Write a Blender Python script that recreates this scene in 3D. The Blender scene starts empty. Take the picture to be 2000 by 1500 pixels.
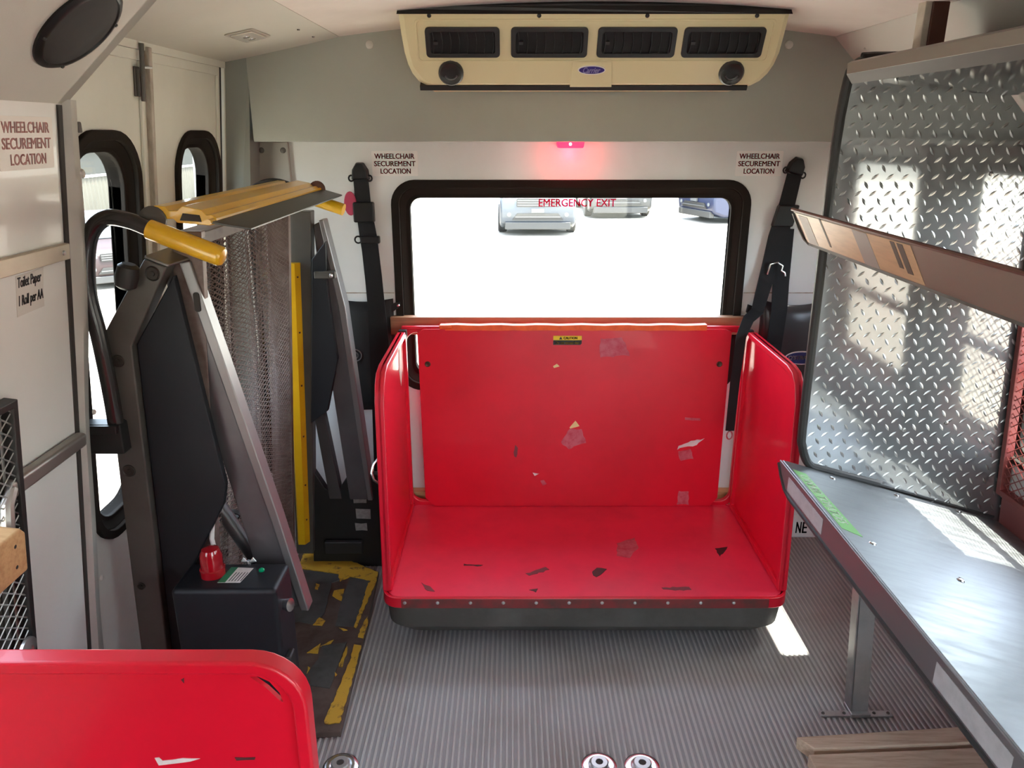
import bpy, bmesh, math, random
import numpy as np
from mathutils import Vector, Matrix
random.seed(7)
C = bpy.context.scene.collection
R = math.radians

# ------------------------------------------------------------------ camera, sky, sun, exposure
sc = bpy.context.scene
cam = bpy.data.cameras.new('camera'); cam.sensor_fit = 'HORIZONTAL'; cam.sensor_width = 36.0
cam.lens = 1500.0 / 2000.0 * 36.0; cam.clip_start = 0.02; cam.clip_end = 500
co = bpy.data.objects.new('camera', cam); C.objects.link(co)
co.location = (0, -2.8, 1.58); co.rotation_euler = (R(90 - 18.16), 0, 0)
sc.camera = co
W = bpy.data.worlds.new('sky'); sc.world = W; W.use_nodes = True
nt = W.node_tree; bg = nt.nodes['Background']
sky = nt.nodes.new('ShaderNodeTexSky'); sky.sky_type = 'NISHITA'; sky.sun_disc = False
sky.sun_elevation = R(69); sky.sun_rotation = R(98); sky.air_density = 1.0; sky.dust_density = 2.5; sky.altitude = 100
hs = nt.nodes.new('ShaderNodeHueSaturation'); hs.inputs['Saturation'].default_value = 0.55
nt.links.new(sky.outputs[0], hs.inputs['Color']); nt.links.new(hs.outputs[0], bg.inputs[0]); bg.inputs[1].default_value = 1.5
sun = bpy.data.lights.new('sun', 'SUN'); sun.energy = 22.0; sun.angle = R(0.6); sun.color = (1.0, 0.95, 0.87)
so = bpy.data.objects.new('sun', sun); C.objects.link(so)
so.rotation_euler = Vector((0.35, 0.02, 0.935)).to_track_quat('Z', 'Y').to_euler()
vs = sc.view_settings; vs.view_transform = 'Standard'; vs.look = 'None'; vs.gamma = 1.0; vs.use_curve_mapping = False
vs.exposure = 1.02
cy = sc.cycles; cy.use_denoising = True; cy.max_bounces = 12; cy.diffuse_bounces = 6; cy.glossy_bounces = 6
cy.transparent_max_bounces = 16; cy.sample_clamp_indirect = 6.0; cy.caustics_reflective = False

# ------------------------------------------------------------------ materials
MATS = {}
def M(name, base, rough=0.5, metal=0.0, col2=None, vs=6.0, bump=0.0, bs=200.0, coat=0.0, stretch=(1, 1, 1), lo=0.42, hi=0.68, emit=None, detail=6, rvar=0.0, spec=0.5, alpha=None):
    if name in MATS: return MATS[name]
    m = bpy.data.materials.new(name); m.use_nodes = True; t = m.node_tree; n = t.nodes; L = t.links
    p = n['Principled BSDF']
    p.inputs['Base Color'].default_value = (*base, 1); p.inputs['Roughness'].default_value = rough
    p.inputs['Metallic'].default_value = metal; p.inputs['Coat Weight'].default_value = coat
    p.inputs['Specular IOR Level'].default_value = spec
    if emit:
        p.inputs['Emission Color'].default_value = (*emit[:3], 1); p.inputs['Emission Strength'].default_value = emit[3]
    if col2 or bump or rvar:
        tc = n.new('ShaderNodeTexCoord'); mp = n.new('ShaderNodeMapping'); mp.inputs['Scale'].default_value = stretch
        L.new(tc.outputs['Object'], mp.inputs['Vector'])
    if col2 or rvar:
        no = n.new('ShaderNodeTexNoise'); no.inputs['Scale'].default_value = vs; no.inputs['Detail'].default_value = detail
        no.inputs['Roughness'].default_value = 0.62
        L.new(mp.outputs[0], no.inputs['Vector'])
        cr = n.new('ShaderNodeMapRange'); cr.inputs['From Min'].default_value = lo; cr.inputs['From Max'].default_value = hi
        L.new(no.outputs['Fac'], cr.inputs['Value'])
    if col2:
        mx = n.new('ShaderNodeMix'); mx.data_type = 'RGBA'
        mx.inputs[6].default_value = (*base, 1); mx.inputs[7].default_value = (*col2, 1)
        L.new(cr.outputs[0], mx.inputs[0]); L.new(mx.outputs[2], p.inputs['Base Color'])
    if rvar:
        rr = n.new('ShaderNodeMapRange'); rr.inputs['To Min'].default_value = rough; rr.inputs['To Max'].default_value = rough + rvar
        L.new(cr.outputs[0], rr.inputs['Value']); L.new(rr.outputs[0], p.inputs['Roughness'])
    if bump:
        nb = n.new('ShaderNodeTexNoise'); nb.inputs['Scale'].default_value = bs; nb.inputs['Detail'].default_value = 4
        L.new(mp.outputs[0], nb.inputs['Vector'])
        b = n.new('ShaderNodeBump'); b.inputs['Strength'].default_value = bump; b.inputs['Distance'].default_value = 0.002
        L.new(nb.outputs['Fac'], b.inputs['Height']); L.new(b.outputs[0], p.inputs['Normal'])
    MATS[name] = m
    return m
def glass_mat(name, tint, refl=0.06):
    m = bpy.data.materials.new(name); m.use_nodes = True; t = m.node_tree; n = t.nodes
    n.remove(n['Principled BSDF']); out = n['Material Output']
    tr = n.new('ShaderNodeBsdfTransparent'); tr.inputs[0].default_value = (*tint, 1)
    gl = n.new('ShaderNodeBsdfGlossy'); gl.inputs['Roughness'].default_value = 0.02
    lw = n.new('ShaderNodeLayerWeight'); lw.inputs['Blend'].default_value = 0.5
    pw = n.new('ShaderNodeMath'); pw.operation = 'POWER'; pw.inputs[1].default_value = 4.0
    ml = n.new('ShaderNodeMath'); ml.operation = 'MULTIPLY_ADD'; ml.inputs[1].default_value = 0.30; ml.inputs[2].default_value = 0.025
    t.links.new(lw.outputs['Facing'], pw.inputs[0]); t.links.new(pw.outputs[0], ml.inputs[0])
    mx = n.new('ShaderNodeMixShader')
    t.links.new(ml.outputs[0], mx.inputs[0]); t.links.new(tr.outputs[0], mx.inputs[1]); t.links.new(gl.outputs[0], mx.inputs[2])
    t.links.new(mx.outputs[0], out.inputs[0])
    return m
WHITE = M('white_gloss_panel', (0.84, 0.855, 0.84), 0.22, coat=0.3, col2=(0.79, 0.80, 0.78), vs=2.5)
WHITE2 = M('white_side_panel', (0.80, 0.80, 0.77), 0.3, coat=0.2, col2=(0.75, 0.745, 0.71), vs=2.0)
DOORW = M('door_white', (0.74, 0.75, 0.69), 0.35, col2=(0.68, 0.68, 0.62), vs=3.0)
HEAD = M('header_vinyl', (0.385, 0.395, 0.355), 0.6, bump=0.12, bs=500, col2=(0.365, 0.372, 0.334), vs=4)
COVE = M('cove_panel', (0.64, 0.635, 0.58), 0.55, bump=0.05, bs=300, col2=(0.61, 0.60, 0.545), vs=3)
CEIL = M('ceiling_cloth', (0.80, 0.75, 0.71), 0.85, bump=0.2, bs=400, col2=(0.73, 0.68, 0.64), vs=3)
COVEW = M('cove_white', (0.60, 0.59, 0.555), 0.5, bump=0.05, bs=300)
GREEN = M('corner_grey', (0.25, 0.265, 0.24), 0.55)
JAMB = M('jamb_vinyl', (0.52, 0.50, 0.46), 0.5, bump=0.1, bs=60, col2=(0.44, 0.42, 0.38), vs=5)
SHADE = M('gap_dark', (0.04, 0.035, 0.03), 0.8)
RUBBER = M('black_rubber', (0.018, 0.017, 0.016), 0.5)
BLKPL = M('black_plastic', (0.013, 0.013, 0.013), 0.4, spec=0.35)
BUMP = M('bumper_rubber', (0.065, 0.06, 0.053), 0.5, col2=(0.10, 0.094, 0.085), vs=6)
FRAMEB = M('window_rubber', (0.022, 0.019, 0.016), 0.75, spec=0.06)
STEELD = M('lift_grey_paint', (0.10, 0.093, 0.082), 0.4, metal=0.25, col2=(0.075, 0.07, 0.062), vs=5)
LBLACK = M('lift_black_cover', (0.008, 0.009, 0.012), 0.5, bump=0.1, bs=900, spec=0.35)
ARM = M('lift_arm_metal', (0.15, 0.143, 0.147), 0.36, metal=0.6, col2=(0.11, 0.105, 0.108), vs=4)
ARMD = M('lift_link_dark', (0.085, 0.08, 0.08), 0.42, metal=0.5)
YEL = M('yellow_paint', (0.76, 0.43, 0.012), 0.28, col2=(0.66, 0.36, 0.01), vs=5, coat=0.45)
YELW = M('yellow_worn', (0.60, 0.36, 0.035), 0.55, col2=(0.16, 0.09, 0.03), vs=34, lo=0.56, hi=0.66)
RUSTM = M('rust_mesh', (0.185, 0.14, 0.122), 0.5, metal=0.2, col2=(0.12, 0.075, 0.06), vs=20)
RUSTP = M('rust_plate', (0.105, 0.075, 0.062), 0.6, col2=(0.06, 0.035, 0.028), vs=16)
PAD = M('grip_pad', (0.085, 0.088, 0.085), 0.85, col2=(0.055, 0.055, 0.052), vs=14, bump=0.4, bs=1500)
RED = M('red_paint', (0.70, 0.005, 0.026), 0.32, col2=(0.62, 0.0045, 0.022), vs=4, coat=0.2)
REDD = M('red_deck', (0.87, 0.032, 0.085), 0.34, col2=(0.77, 0.038, 0.085), vs=5, rvar=0.15)
REDE = M('red_worn_edge', (0.20, 0.025, 0.025), 0.5, col2=(0.09, 0.035, 0.03), vs=18)
RESID = M('label_residue', (0.56, 0.12, 0.16), 0.55, col2=(0.48, 0.03, 0.06), vs=40)
PAPER = M('white_paper', (0.75, 0.72, 0.70), 0.55, col2=(0.62, 0.57, 0.55), vs=30)
CREAM2 = M('old_label', (0.72, 0.58, 0.26), 0.6)
SCUFF = M('scuff_dark', (0.07, 0.018, 0.02), 0.6)
SCUFF2 = M('scuff_grey', (0.20, 0.045, 0.055), 0.6)
ORANGE = M('orange_tape', (0.90, 0.13, 0.015), 0.5, col2=(0.75, 0.09, 0.012), vs=30)
ALU = M('polished_plate', (0.44, 0.445, 0.445), 0.06, metal=1.0, bump=0.03, bs=25, rvar=0.04, vs=3)
def two_lobe(m, rough, fac, col):
    t = m.node_tree; n = t.nodes; p = n['Principled BSDF']; g = n.new('ShaderNodeBsdfGlossy'); g.inputs['Roughness'].default_value = rough; g.inputs[0].default_value = (*col, 1)
    mx = n.new('ShaderNodeMixShader'); mx.inputs[0].default_value = fac
    t.links.new(p.outputs[0], mx.inputs[1]); t.links.new(g.outputs[0], mx.inputs[2]); t.links.new(mx.outputs[0], n['Material Output'].inputs[0])
two_lobe(ALU, 0.5, 0.24, (0.50, 0.53, 0.55))
LUG = M('polished_lug', (0.46, 0.455, 0.445), 0.28, metal=1.0)
BENCH = M('brushed_aluminium', (0.31, 0.32, 0.325), 0.42, metal=1.0, stretch=(1, 6, 1), rvar=0.12, vs=9)
LIP = M('shelf_lip_grey', (0.26, 0.24, 0.205), 0.5, metal=0.4)
LIPD = M('lip_dark', (0.055, 0.047, 0.04), 0.6)
MIRROR = M('polished_shelf', (0.55, 0.55, 0.545), 0.08, metal=1.0)
FASC = M('fascia_aluminium', (0.25, 0.235, 0.24), 0.42, metal=0.75)
TOPS = M('upper_shelf_metal', (0.30, 0.285, 0.255), 0.42, metal=0.8)
TAN = M('tan_shelf_strip', (0.62, 0.47, 0.29), 0.38, col2=(0.52, 0.39, 0.24), vs=12, stretch=(1, 1, 8))
STEEL = M('galvanised_steel', (0.52, 0.52, 0.51), 0.4, metal=0.9, col2=(0.42, 0.42, 0.41), vs=12)
CHROME = M('chrome', (0.72, 0.72, 0.72), 0.2, metal=1.0)
BAR = M('dull_aluminium', (0.40, 0.375, 0.34), 0.45, metal=0.85, col2=(0.40, 0.37, 0.34), vs=10)
WOOD = M('pine_wood', (0.62, 0.37, 0.17), 0.6, col2=(0.50, 0.27, 0.11), vs=7, stretch=(1.2, 14, 14), bump=0.1, bs=60)
WOODG = M('weathered_wood', (0.60, 0.46, 0.34), 0.7, col2=(0.44, 0.31, 0.21), vs=7, stretch=(1.5, 16, 16), bump=0.15, bs=60)
WOODB = M('plank_wood', (0.33, 0.17, 0.09), 0.6, col2=(0.24, 0.12, 0.065), vs=6, stretch=(1.2, 14, 14))
CREAM = M('cream_plastic', (0.80, 0.71, 0.44), 0.32, coat=0.15, bump=0.05, bs=250)
DARKV = M('vent_shade', (0.006, 0.006, 0.006), 0.7)
VENT = M('vent_plastic', (0.025, 0.025, 0.023), 0.4)
FLOORM = M('ribbed_rubber', (0.29, 0.29, 0.297), 0.5, col2=(0.225, 0.20, 0.18), vs=1.6, rvar=0.2, bump=0.1, bs=300)
RIBM = M('rib_worn', (0.46, 0.455, 0.445), 0.45, col2=(0.35, 0.32, 0.295), vs=1.6)
BELT = M('belt_webbing', (0.011, 0.011, 0.012), 0.65, bump=0.3, bs=700, spec=0.25)
POUCH = M('pouch_nylon', (0.011, 0.011, 0.012), 0.75, bump=0.2, bs=500)
POUCHG = M('pouch_vinyl', (0.045, 0.042, 0.045), 0.32, bump=0.3, bs=12)
STK = M('sticker_white', (0.90, 0.86, 0.83), 0.4)
TXR = M('text_red', (0.40, 0.018, 0.03), 0.5)
TXRF = M('text_faded', (0.66, 0.33, 0.31), 0.5)
TXPINK = bpy.data.materials.new('pink_vinyl_film'); TXPINK.use_nodes = True
_n = TXPINK.node_tree.nodes; _n.remove(_n['Principled BSDF']); _a = _n.new('ShaderNodeBsdfTransparent'); _a.inputs[0].default_value = (0.86, 0.022, 0.17, 1)
_b = _n.new('ShaderNodeBsdfDiffuse'); _b.inputs[0].default_value = (0.80, 0.015, 0.22, 1); _m = _n.new('ShaderNodeMixShader'); _m.inputs[0].default_value = 0.25
_l = TXPINK.node_tree.links; _l.new(_a.outputs[0], _m.inputs[1]); _l.new(_b.outputs[0], _m.inputs[2]); _l.new(_m.outputs[0], _n['Material Output'].inputs[0])
TXK = M('text_black', (0.012, 0.012, 0.012), 0.5)
TXW = M('text_white', (0.8, 0.8, 0.8), 0.5)
TXY = M('text_yellow', (0.80, 0.55, 0.02), 0.5)
BLUE = M('badge_blue', (0.05, 0.03, 0.22), 0.35)
NAVY = M('badge_navy', (0.02, 0.03, 0.14), 0.35)
GREENL = M('label_green', (0.22, 0.50, 0.16), 0.45)
GREEND = M('label_dark_green', (0.02, 0.20, 0.09), 0.45)
GREENJ = M('green_jewel', (0.0, 0.25, 0.1), 0.15)
GREYL = M('label_grey', (0.33, 0.32, 0.30), 0.5)
REDLENS = M('red_lens', (0.32, 0.004, 0.01), 0.12, coat=0.5)
LEDM = M('red_lamp', (0.6, 0.0, 0.02), 0.3, emit=(1.0, 0.01, 0.04, 2.5))
LEDH = M('red_lamp_core', (1, 0.6, 0.5), 0.3, emit=(1.0, 0.45, 0.3, 14))
PINKT = M('pink_tab', (0.50, 0.05, 0.11), 0.45)
REDG = M('guard_red', (0.22, 0.035, 0.03), 0.5, col2=(0.15, 0.03, 0.025), vs=10)
WAINS = M('wainscot_red', (0.30, 0.085, 0.08), 0.45)
BROWN = M('brown_primer', (0.085, 0.028, 0.018), 0.5, col2=(0.12, 0.05, 0.035), vs=12)
POSTL = M('post_light', (0.55, 0.50, 0.43), 0.5, col2=(0.42, 0.37, 0.31), vs=14)
SPK = M('speaker_grille', (0.012, 0.009, 0.008), 0.6, bump=0.5, bs=1800)
CLEAR = glass_mat('clear_glass', (0.93, 0.96, 0.95))
LENS = M('dome_lens', (0.70, 0.66, 0.60), 0.12, coat=0.6)
GRAVEL = M('gravel', (0.29, 0.262, 0.215), 0.9, col2=(0.18, 0.15, 0.105), vs=2.2, lo=0.5, hi=0.9, bump=0.6, bs=20, detail=12)
DIMG = M('dim_ground', (0.115, 0.095, 0.068), 0.9, col2=(0.075, 0.06, 0.04), vs=1.6, bump=0.6, bs=20, detail=10)
PEB = M('pebble', (0.10, 0.08, 0.055), 0.8)
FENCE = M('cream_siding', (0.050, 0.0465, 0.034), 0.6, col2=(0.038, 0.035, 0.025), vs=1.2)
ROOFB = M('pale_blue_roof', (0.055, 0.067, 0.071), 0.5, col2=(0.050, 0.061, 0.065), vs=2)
GRASS = M('grass_blade', (0.026, 0.038, 0.007), 0.7, col2=(0.036, 0.038, 0.012), vs=3)
CARG = M('car_grey', (0.036, 0.044, 0.056), 0.35, coat=0.2)
CARK = M('car_dark', (0.036, 0.037, 0.038), 0.35, coat=0.2)
CARB = M('car_blue', (0.009, 0.014, 0.042), 0.35, coat=0.25)
CARR = M('car_red', (0.018, 0.006, 0.0055), 0.5, col2=(0.014, 0.005, 0.0045), vs=3)
CARGL = M('car_window', (0.06, 0.08, 0.09), 0.05, coat=0.5)
CARGL2 = M('car_windscreen_bright', (0.04, 0.054, 0.062), 0.3)
CARTR = M('car_trim', (0.03, 0.03, 0.03), 0.5)
CARCH = M('car_bright_trim', (0.10, 0.10, 0.10), 0.3)
LIGHTL = M('headlamp', (0.13, 0.135, 0.14), 0.2, coat=0.2)
TYRE = M('tyre', (0.02, 0.02, 0.02), 0.7)

# ------------------------------------------------------------------ mesh helpers
class Fr:
    """plane with origin o, axes u, v and normal u x v"""
    def __init__(s, o, u, v):
        s.o = Vector(o); s.u = Vector(u); s.v = Vector(v); s.n = s.u.cross(s.v).normalized()
    def __call__(s, a, b, d=0.0): return s.o + s.u * a + s.v * b + s.n * d
XZ = lambda y: Fr((0, y, 0), (1, 0, 0), (0, 0, 1))        # faces -Y
XY = lambda z: Fr((0, 0, z), (1, 0, 0), (0, 1, 0))        # faces +Z
YZ = lambda x: Fr((x, 0, 0), (0, 1, 0), (0, 0, 1))        # faces +X
def rr(a0, a1, b0, b1, r, n=6):
    """rounded rectangle, counter-clockwise"""
    P = []
    for cx, cy_, s in ((a1 - r, b1 - r, 0), (a0 + r, b1 - r, 90), (a0 + r, b0 + r, 180), (a1 - r, b0 + r, 270)):
        for k in range(n + 1):
            t = R(s + 90 * k / n); P.append((cx + r * math.cos(t), cy_ + r * math.sin(t)))
    return P
def ell(cx, cy_, rx, ry, n=28): return [(cx + rx * math.cos(2 * math.pi * k / n), cy_ + ry * math.sin(2 * math.pi * k / n)) for k in range(n)]
def rough_poly(poly, amp=0.004, step=0.02, seed=1):
    rnd = random.Random(seed); out = []
    for i, p in enumerate(poly):
        q = poly[(i + 1) % len(poly)]; L = math.dist(p, q); n = max(1, int(L / step))
        for k in range(n):
            t = k / n; out.append((p[0] + (q[0] - p[0]) * t + rnd.uniform(-amp, amp), p[1] + (q[1] - p[1]) * t + rnd.uniform(-amp, amp)))
    return out
class MB:
    def __init__(s): s.v = []; s.f = []
    def add(s, vs, fs):
        o = len(s.v); s.v += [tuple(p) for p in vs]; s.f += [tuple(i + o for i in f) for f in fs]; return s
    def box(s, x0, x1, y0, y1, z0, z1):
        return s.add([(x0, y0, z0), (x1, y0, z0), (x1, y1, z0), (x0, y1, z0), (x0, y0, z1), (x1, y0, z1), (x1, y1, z1), (x0, y1, z1)],
                     [(0, 3, 2, 1), (4, 5, 6, 7), (0, 1, 5, 4), (1, 2, 6, 5), (2, 3, 7, 6), (3, 0, 4, 7)])
    def hexa(s, p8):
        return s.add(p8, [(0, 3, 2, 1), (4, 5, 6, 7), (0, 1, 5, 4), (1, 2, 6, 5), (2, 3, 7, 6), (3, 0, 4, 7)])
    def prism(s, poly, d0, d1, fr):
        n = len(poly)
        return s.add([fr(a, b, d0) for a, b in poly] + [fr(a, b, d1) for a, b in poly],
                     [tuple(range(n - 1, -1, -1)), tuple(range(n, 2 * n))] + [(i, (i + 1) % n, n + (i + 1) % n, n + i) for i in range(n)])
    def taper(s, p0, d0, p1, d1, fr):
        n = len(p0)
        return s.add([fr(a, b, d0) for a, b in p0] + [fr(a, b, d1) for a, b in p1],
                     [tuple(range(n - 1, -1, -1)), tuple(range(n, 2 * n))] + [(i, (i + 1) % n, n + (i + 1) % n, n + i) for i in range(n)])
    def ring(s, outer, inner, d0, d1, fr, d0i=None, d1i=None):
        n = len(outer); d0i = d0 if d0i is None else d0i; d1i = d1 if d1i is None else d1i
        V = [fr(a, b, d0) for a, b in outer] + [fr(a, b, d1) for a, b in outer] + [fr(a, b, d0i) for a, b in inner] + [fr(a, b, d1i) for a, b in inner]
        F = []
        for i in range(n):
            j = (i + 1) % n
            F += [(i, j, n + j, n + i), (n + i, n + j, 3 * n + j, 3 * n + i), (3 * n + i, 3 * n + j, 2 * n + j, 2 * n + i), (2 * n + i, 2 * n + j, j, i)]
        return s.add(V, F)
    def tube(s, path, r, n=12, caps=True, closed=False):
        P = [Vector(p) for p in path]; m = len(P); V = []; up = None
        rs = r if isinstance(r, (list, tuple)) else [r] * m
        for i, p in enumerate(P):
            a = P[(i - 1) % m] if (i or closed) else P[0]; b = P[(i + 1) % m] if (i < m - 1 or closed) else P[-1]
            t = (b - a).normalized()
            if up is None:
                up = Vector((0, 0, 1)) if abs(t.z) < 0.9 else Vector((0, 1, 0))
            sd = t.cross(up).normalized(); up = sd.cross(t).normalized()
            for k in range(n):
                q = 2 * math.pi * k / n; V.append(p + (sd * math.cos(q) + up * math.sin(q)) * rs[i])
        F = []
        for i in range(m if closed else m - 1):
            j = (i + 1) % m
            for k in range(n):
                l = (k + 1) % n; F.append((i * n + k, i * n + l, j * n + l, j * n + k))
        if caps and not closed: F += [tuple(range(n - 1, -1, -1)), tuple(range((m - 1) * n, m * n))]
        return s.add(V, F)
    def lathe(s, prof, o, axis, n=24):
        o = Vector(o); ax = Vector(axis).normalized(); e = Vector((0, 0, 1)) if abs(ax.z) < 0.9 else Vector((1, 0, 0))
        u = ax.cross(e).normalized(); v = ax.cross(u); V = []
        for r, h in prof:
            for k in range(n):
                q = 2 * math.pi * k / n; V.append(o + ax * h + (u * math.cos(q) + v * math.sin(q)) * r)
        F = [(i * n + k, i * n + (k + 1) % n, (i + 1) * n + (k + 1) % n, (i + 1) * n + k) for i in range(len(prof) - 1) for k in range(n)]
        F += [tuple(range(n - 1, -1, -1)), tuple(range((len(prof) - 1) * n, len(prof) * n))]
        return s.add(V, F)
    def ribbon(s, pts, wv, w, t):
        """flat strap along pts; wv width direction, w width(s), t thickness"""
        P = [Vector(p) for p in pts]; m = len(P); V = []
        ws = w if isinstance(w, (list, tuple)) else [w] * m
        wvs = [Vector(q).normalized() for q in wv] if isinstance(wv[0], (list, tuple)) else [Vector(wv).normalized()] * m
        for i, p in enumerate(P):
            tg = (P[min(i + 1, m - 1)] - P[max(i - 1, 0)]).normalized(); x = wvs[i]; x = (x - tg * x.dot(tg)).normalized(); nn = tg.cross(x)
            for a, b in ((-1, -1), (1, -1), (1, 1), (-1, 1)): V.append(p + x * (a * ws[i] / 2) + nn * (b * t / 2))
        F = [(i * 4 + k, i * 4 + (k + 1) % 4, (i + 1) * 4 + (k + 1) % 4, (i + 1) * 4 + k) for i in range(m - 1) for k in range(4)]
        F += [(3, 2, 1, 0), tuple((m - 1) * 4 + k for k in range(4))]
        return s.add(V, F)
    def build(s, name, mat, parent=None, bevel=0.0, seg=2, smooth=True, angle=35, label=None, recalc=True):
        off = origin_of(parent)
        me = bpy.data.meshes.new(name); me.from_pydata([(p[0] - off[0], p[1] - off[1], p[2] - off[2]) for p in s.v], [], s.f)
        return finish(name, me, mat, parent, bevel, seg, smooth, angle, label, recalc)
def origin_of(parent):
    o = Vector((0, 0, 0))
    while parent is not None:
        o += parent.location; parent = parent.parent
    return o
def finish(name, me, mat, parent, bevel=0, seg=2, smooth=True, angle=35, label=None, recalc=True):
    if recalc:
        bm = bmesh.new(); bm.from_mesh(me); bmesh.ops.recalc_face_normals(bm, faces=bm.faces); bm.to_mesh(me); bm.free()
    me.materials.append(mat)
    if smooth:
        me.polygons.foreach_set('use_smooth', [True] * len(me.polygons)); me.set_sharp_from_angle(angle=R(angle))
    o = bpy.data.objects.new(name, me); C.objects.link(o)
    if parent is not None: o.parent = parent
    if bevel:
        b = o.modifiers.new('bevel', 'BEVEL'); b.width = bevel; b.segments = seg; b.limit_method = 'ANGLE'; b.angle_limit = R(40)
        b.harden_normals = True
    if label: o['label'] = label
    return o
def struct(o): o['kind'] = 'structure'; return o
def stuff(o): o['kind'] = 'stuff'; return o
def tag(o, label, cat, group=None):
    o['label'] = label; o['category'] = cat
    if group: o['group'] = group
    return o
def thing(name, label, cat, loc, group=None):
    o = bpy.data.objects.new(name, None); C.objects.link(o); o.location = loc; o.empty_display_size = 0.05
    return tag(o, label, cat, group)
def curve_mesh(cu, fr, d0, depth, flip=False):
    o = bpy.data.objects.new('curve_tmp', cu); C.objects.link(o)
    dg = bpy.context.evaluated_depsgraph_get(); me = bpy.data.meshes.new_from_object(o.evaluated_get(dg))
    bpy.data.objects.remove(o); bpy.data.curves.remove(cu)
    return me
def holed(name, outer, holes, fr, d0, d1, mat, parent=None, label=None):
    """sheet in plane fr with holes, from depth d0 to d1"""
    cu = bpy.data.curves.new('curve_tmp', 'CURVE'); cu.dimensions = '2D'; cu.fill_mode = 'BOTH'; cu.extrude = abs(d1 - d0) / 2
    for poly in [outer] + list(holes):
        sp = cu.splines.new('POLY'); sp.points.add(len(poly) - 1); sp.use_cyclic_u = True
        for p, (a, b) in zip(sp.points, poly): p.co = (a, b, 0, 1)
    me = curve_mesh(cu, fr, d0, d1); off = origin_of(parent); mid = (d0 + d1) / 2
    for v in me.vertices: v.co = fr(v.co.x, v.co.y, mid + v.co.z) - off
    me.materials.clear()
    return finish(name, me, mat, parent, smooth=False, label=label)
def text(body, fr, a0, a1, b0, b1, mat, parent, name='lettering', bold=0.0, depth=0.0012, shear=0.0, space=1.0, lift=0.0, align='CENTER', flat=False):
    cu = bpy.data.curves.new('text_tmp', 'FONT'); cu.body = body; cu.align_x = align; cu.extrude = 0.01; cu.offset = bold; cu.shear = shear
    cu.offset = 0; cu.space_line = space; cu.resolution_u = 3
    me0 = curve_mesh(cu, fr, 0, 0); n = len(me0.vertices); co_ = np.zeros(n * 3); me0.vertices.foreach_get('co', co_); co_ = co_.reshape(-1, 3)
    mn = co_.min(0); mx = co_.max(0); off = origin_of(parent); V = []; F = []; fs_ = [tuple(p.vertices) for p in me0.polygons if not flat or all(co_[i][2] > 0 for i in p.vertices)]
    e = bold * 2.6 * (b1 - b0)                                         # heavier strokes: the outline repeated a hair to each side
    for sx, sy in (((-1, -.5), (1, -.5), (-1, .5), (1, .5)) if bold else ((0, 0),)):
        o_ = len(V)
        for q in co_:
            a = a0 + e + (q[0] - mn[0]) / (mx[0] - mn[0]) * (a1 - a0 - 2 * e) + sx * e; b = b0 + (q[1] - mn[1]) / (mx[1] - mn[1]) * (b1 - b0) + sy * e
            V.append(tuple(fr(a, b, lift + (depth if q[2] > 0 else 0.0)) - off))
        F += [tuple(i + o_ for i in p) for p in fs_]
    bpy.data.meshes.remove(me0); me = bpy.data.meshes.new(name); me.from_pydata(V, [], F)
    return finish(name, me, mat, parent, smooth=False, recalc=False)
def expanded(name, fr, a0, a1, b0, b1, pa, pb, w, mat, parent, shape=None):
    """expanded-metal diamond lattice made of three-sided strands"""
    na = int(round((a1 - a0) / pa)); nb = int(round((b1 - b0) / pb)); pa = (a1 - a0) / na; pb = (b1 - b0) / nb
    V = []; F = []
    f = shape or (lambda a, b: fr(a, b, 0))
    h = w * 0.5
    def strand(p, q):
        p = Vector(p); q = Vector(q); t = (q - p).normalized(); s_ = t.cross(fr.n).normalized(); o = len(V)
        for c in (p, q):
            V.extend((tuple(c + s_ * h), tuple(c - s_ * h), tuple(c + fr.n * w * 0.45)))
        F.extend(((o, o + 1, o + 4, o + 3), (o + 1, o + 2, o + 5, o + 4), (o + 2, o, o + 3, o + 5)))
    for i in range(na):
        for j in range(nb):
            a = a0 + i * pa; b = b0 + j * pb
            l = f(a, b + pb / 2); r = f(a + pa, b + pb / 2); d = f(a + pa / 2, b); u = f(a + pa / 2, b + pb)
            strand(l, u); strand(u, r); strand(l, d); strand(d, r)
    off = origin_of(parent)
    me = bpy.data.meshes.new(name); me.from_pydata([(p[0] - off[0], p[1] - off[1], p[2] - off[2]) for p in V], [], F)
    o = finish(name, me, mat, parent, smooth=False, recalc=False)
    return stuff(o)

# ------------------------------------------------------------------ the shell of the bus
LWF = Fr((-1.077, 0, 0), (0, 1, 0), (0.125, 0, 1))          # left wall, a = y, b = z, faces the room
RWF = Fr((1.46, 0, 0), (0, -1, 0), (-0.075, 0, 1))          # right wall, a = -y, b = z
DRF = Fr((-1.11, 0, 0), (0, 1, 0), (0.1, 0, 1))             # lift doors, a = y, b = z
YF = -5.0
fl = struct(MB().box(-1.12, 1.50, YF, 0.0, -0.04, 0.0).build('floor', FLOORM, smooth=False))
rb = MB(); pitch = 0.0160; x = -1.09
while x < 1.46:
    y1 = -0.005 if x < 1.3 else -0.01
    rb.add([(x, YF, 0), (x + 0.0022, YF, 0.0028), (x + 0.0062, YF, 0.0028), (x + 0.0084, YF, 0), (x, y1, 0), (x + 0.0022, y1, 0.0028), (x + 0.0062, y1, 0.0028), (x + 0.0084, y1, 0)],
           [(0, 1, 5, 4), (1, 2, 6, 5), (2, 3, 7, 6)])
    x += pitch
stuff(rb.build('floor_rib', RIBM, fl, smooth=False, recalc=False))
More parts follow.
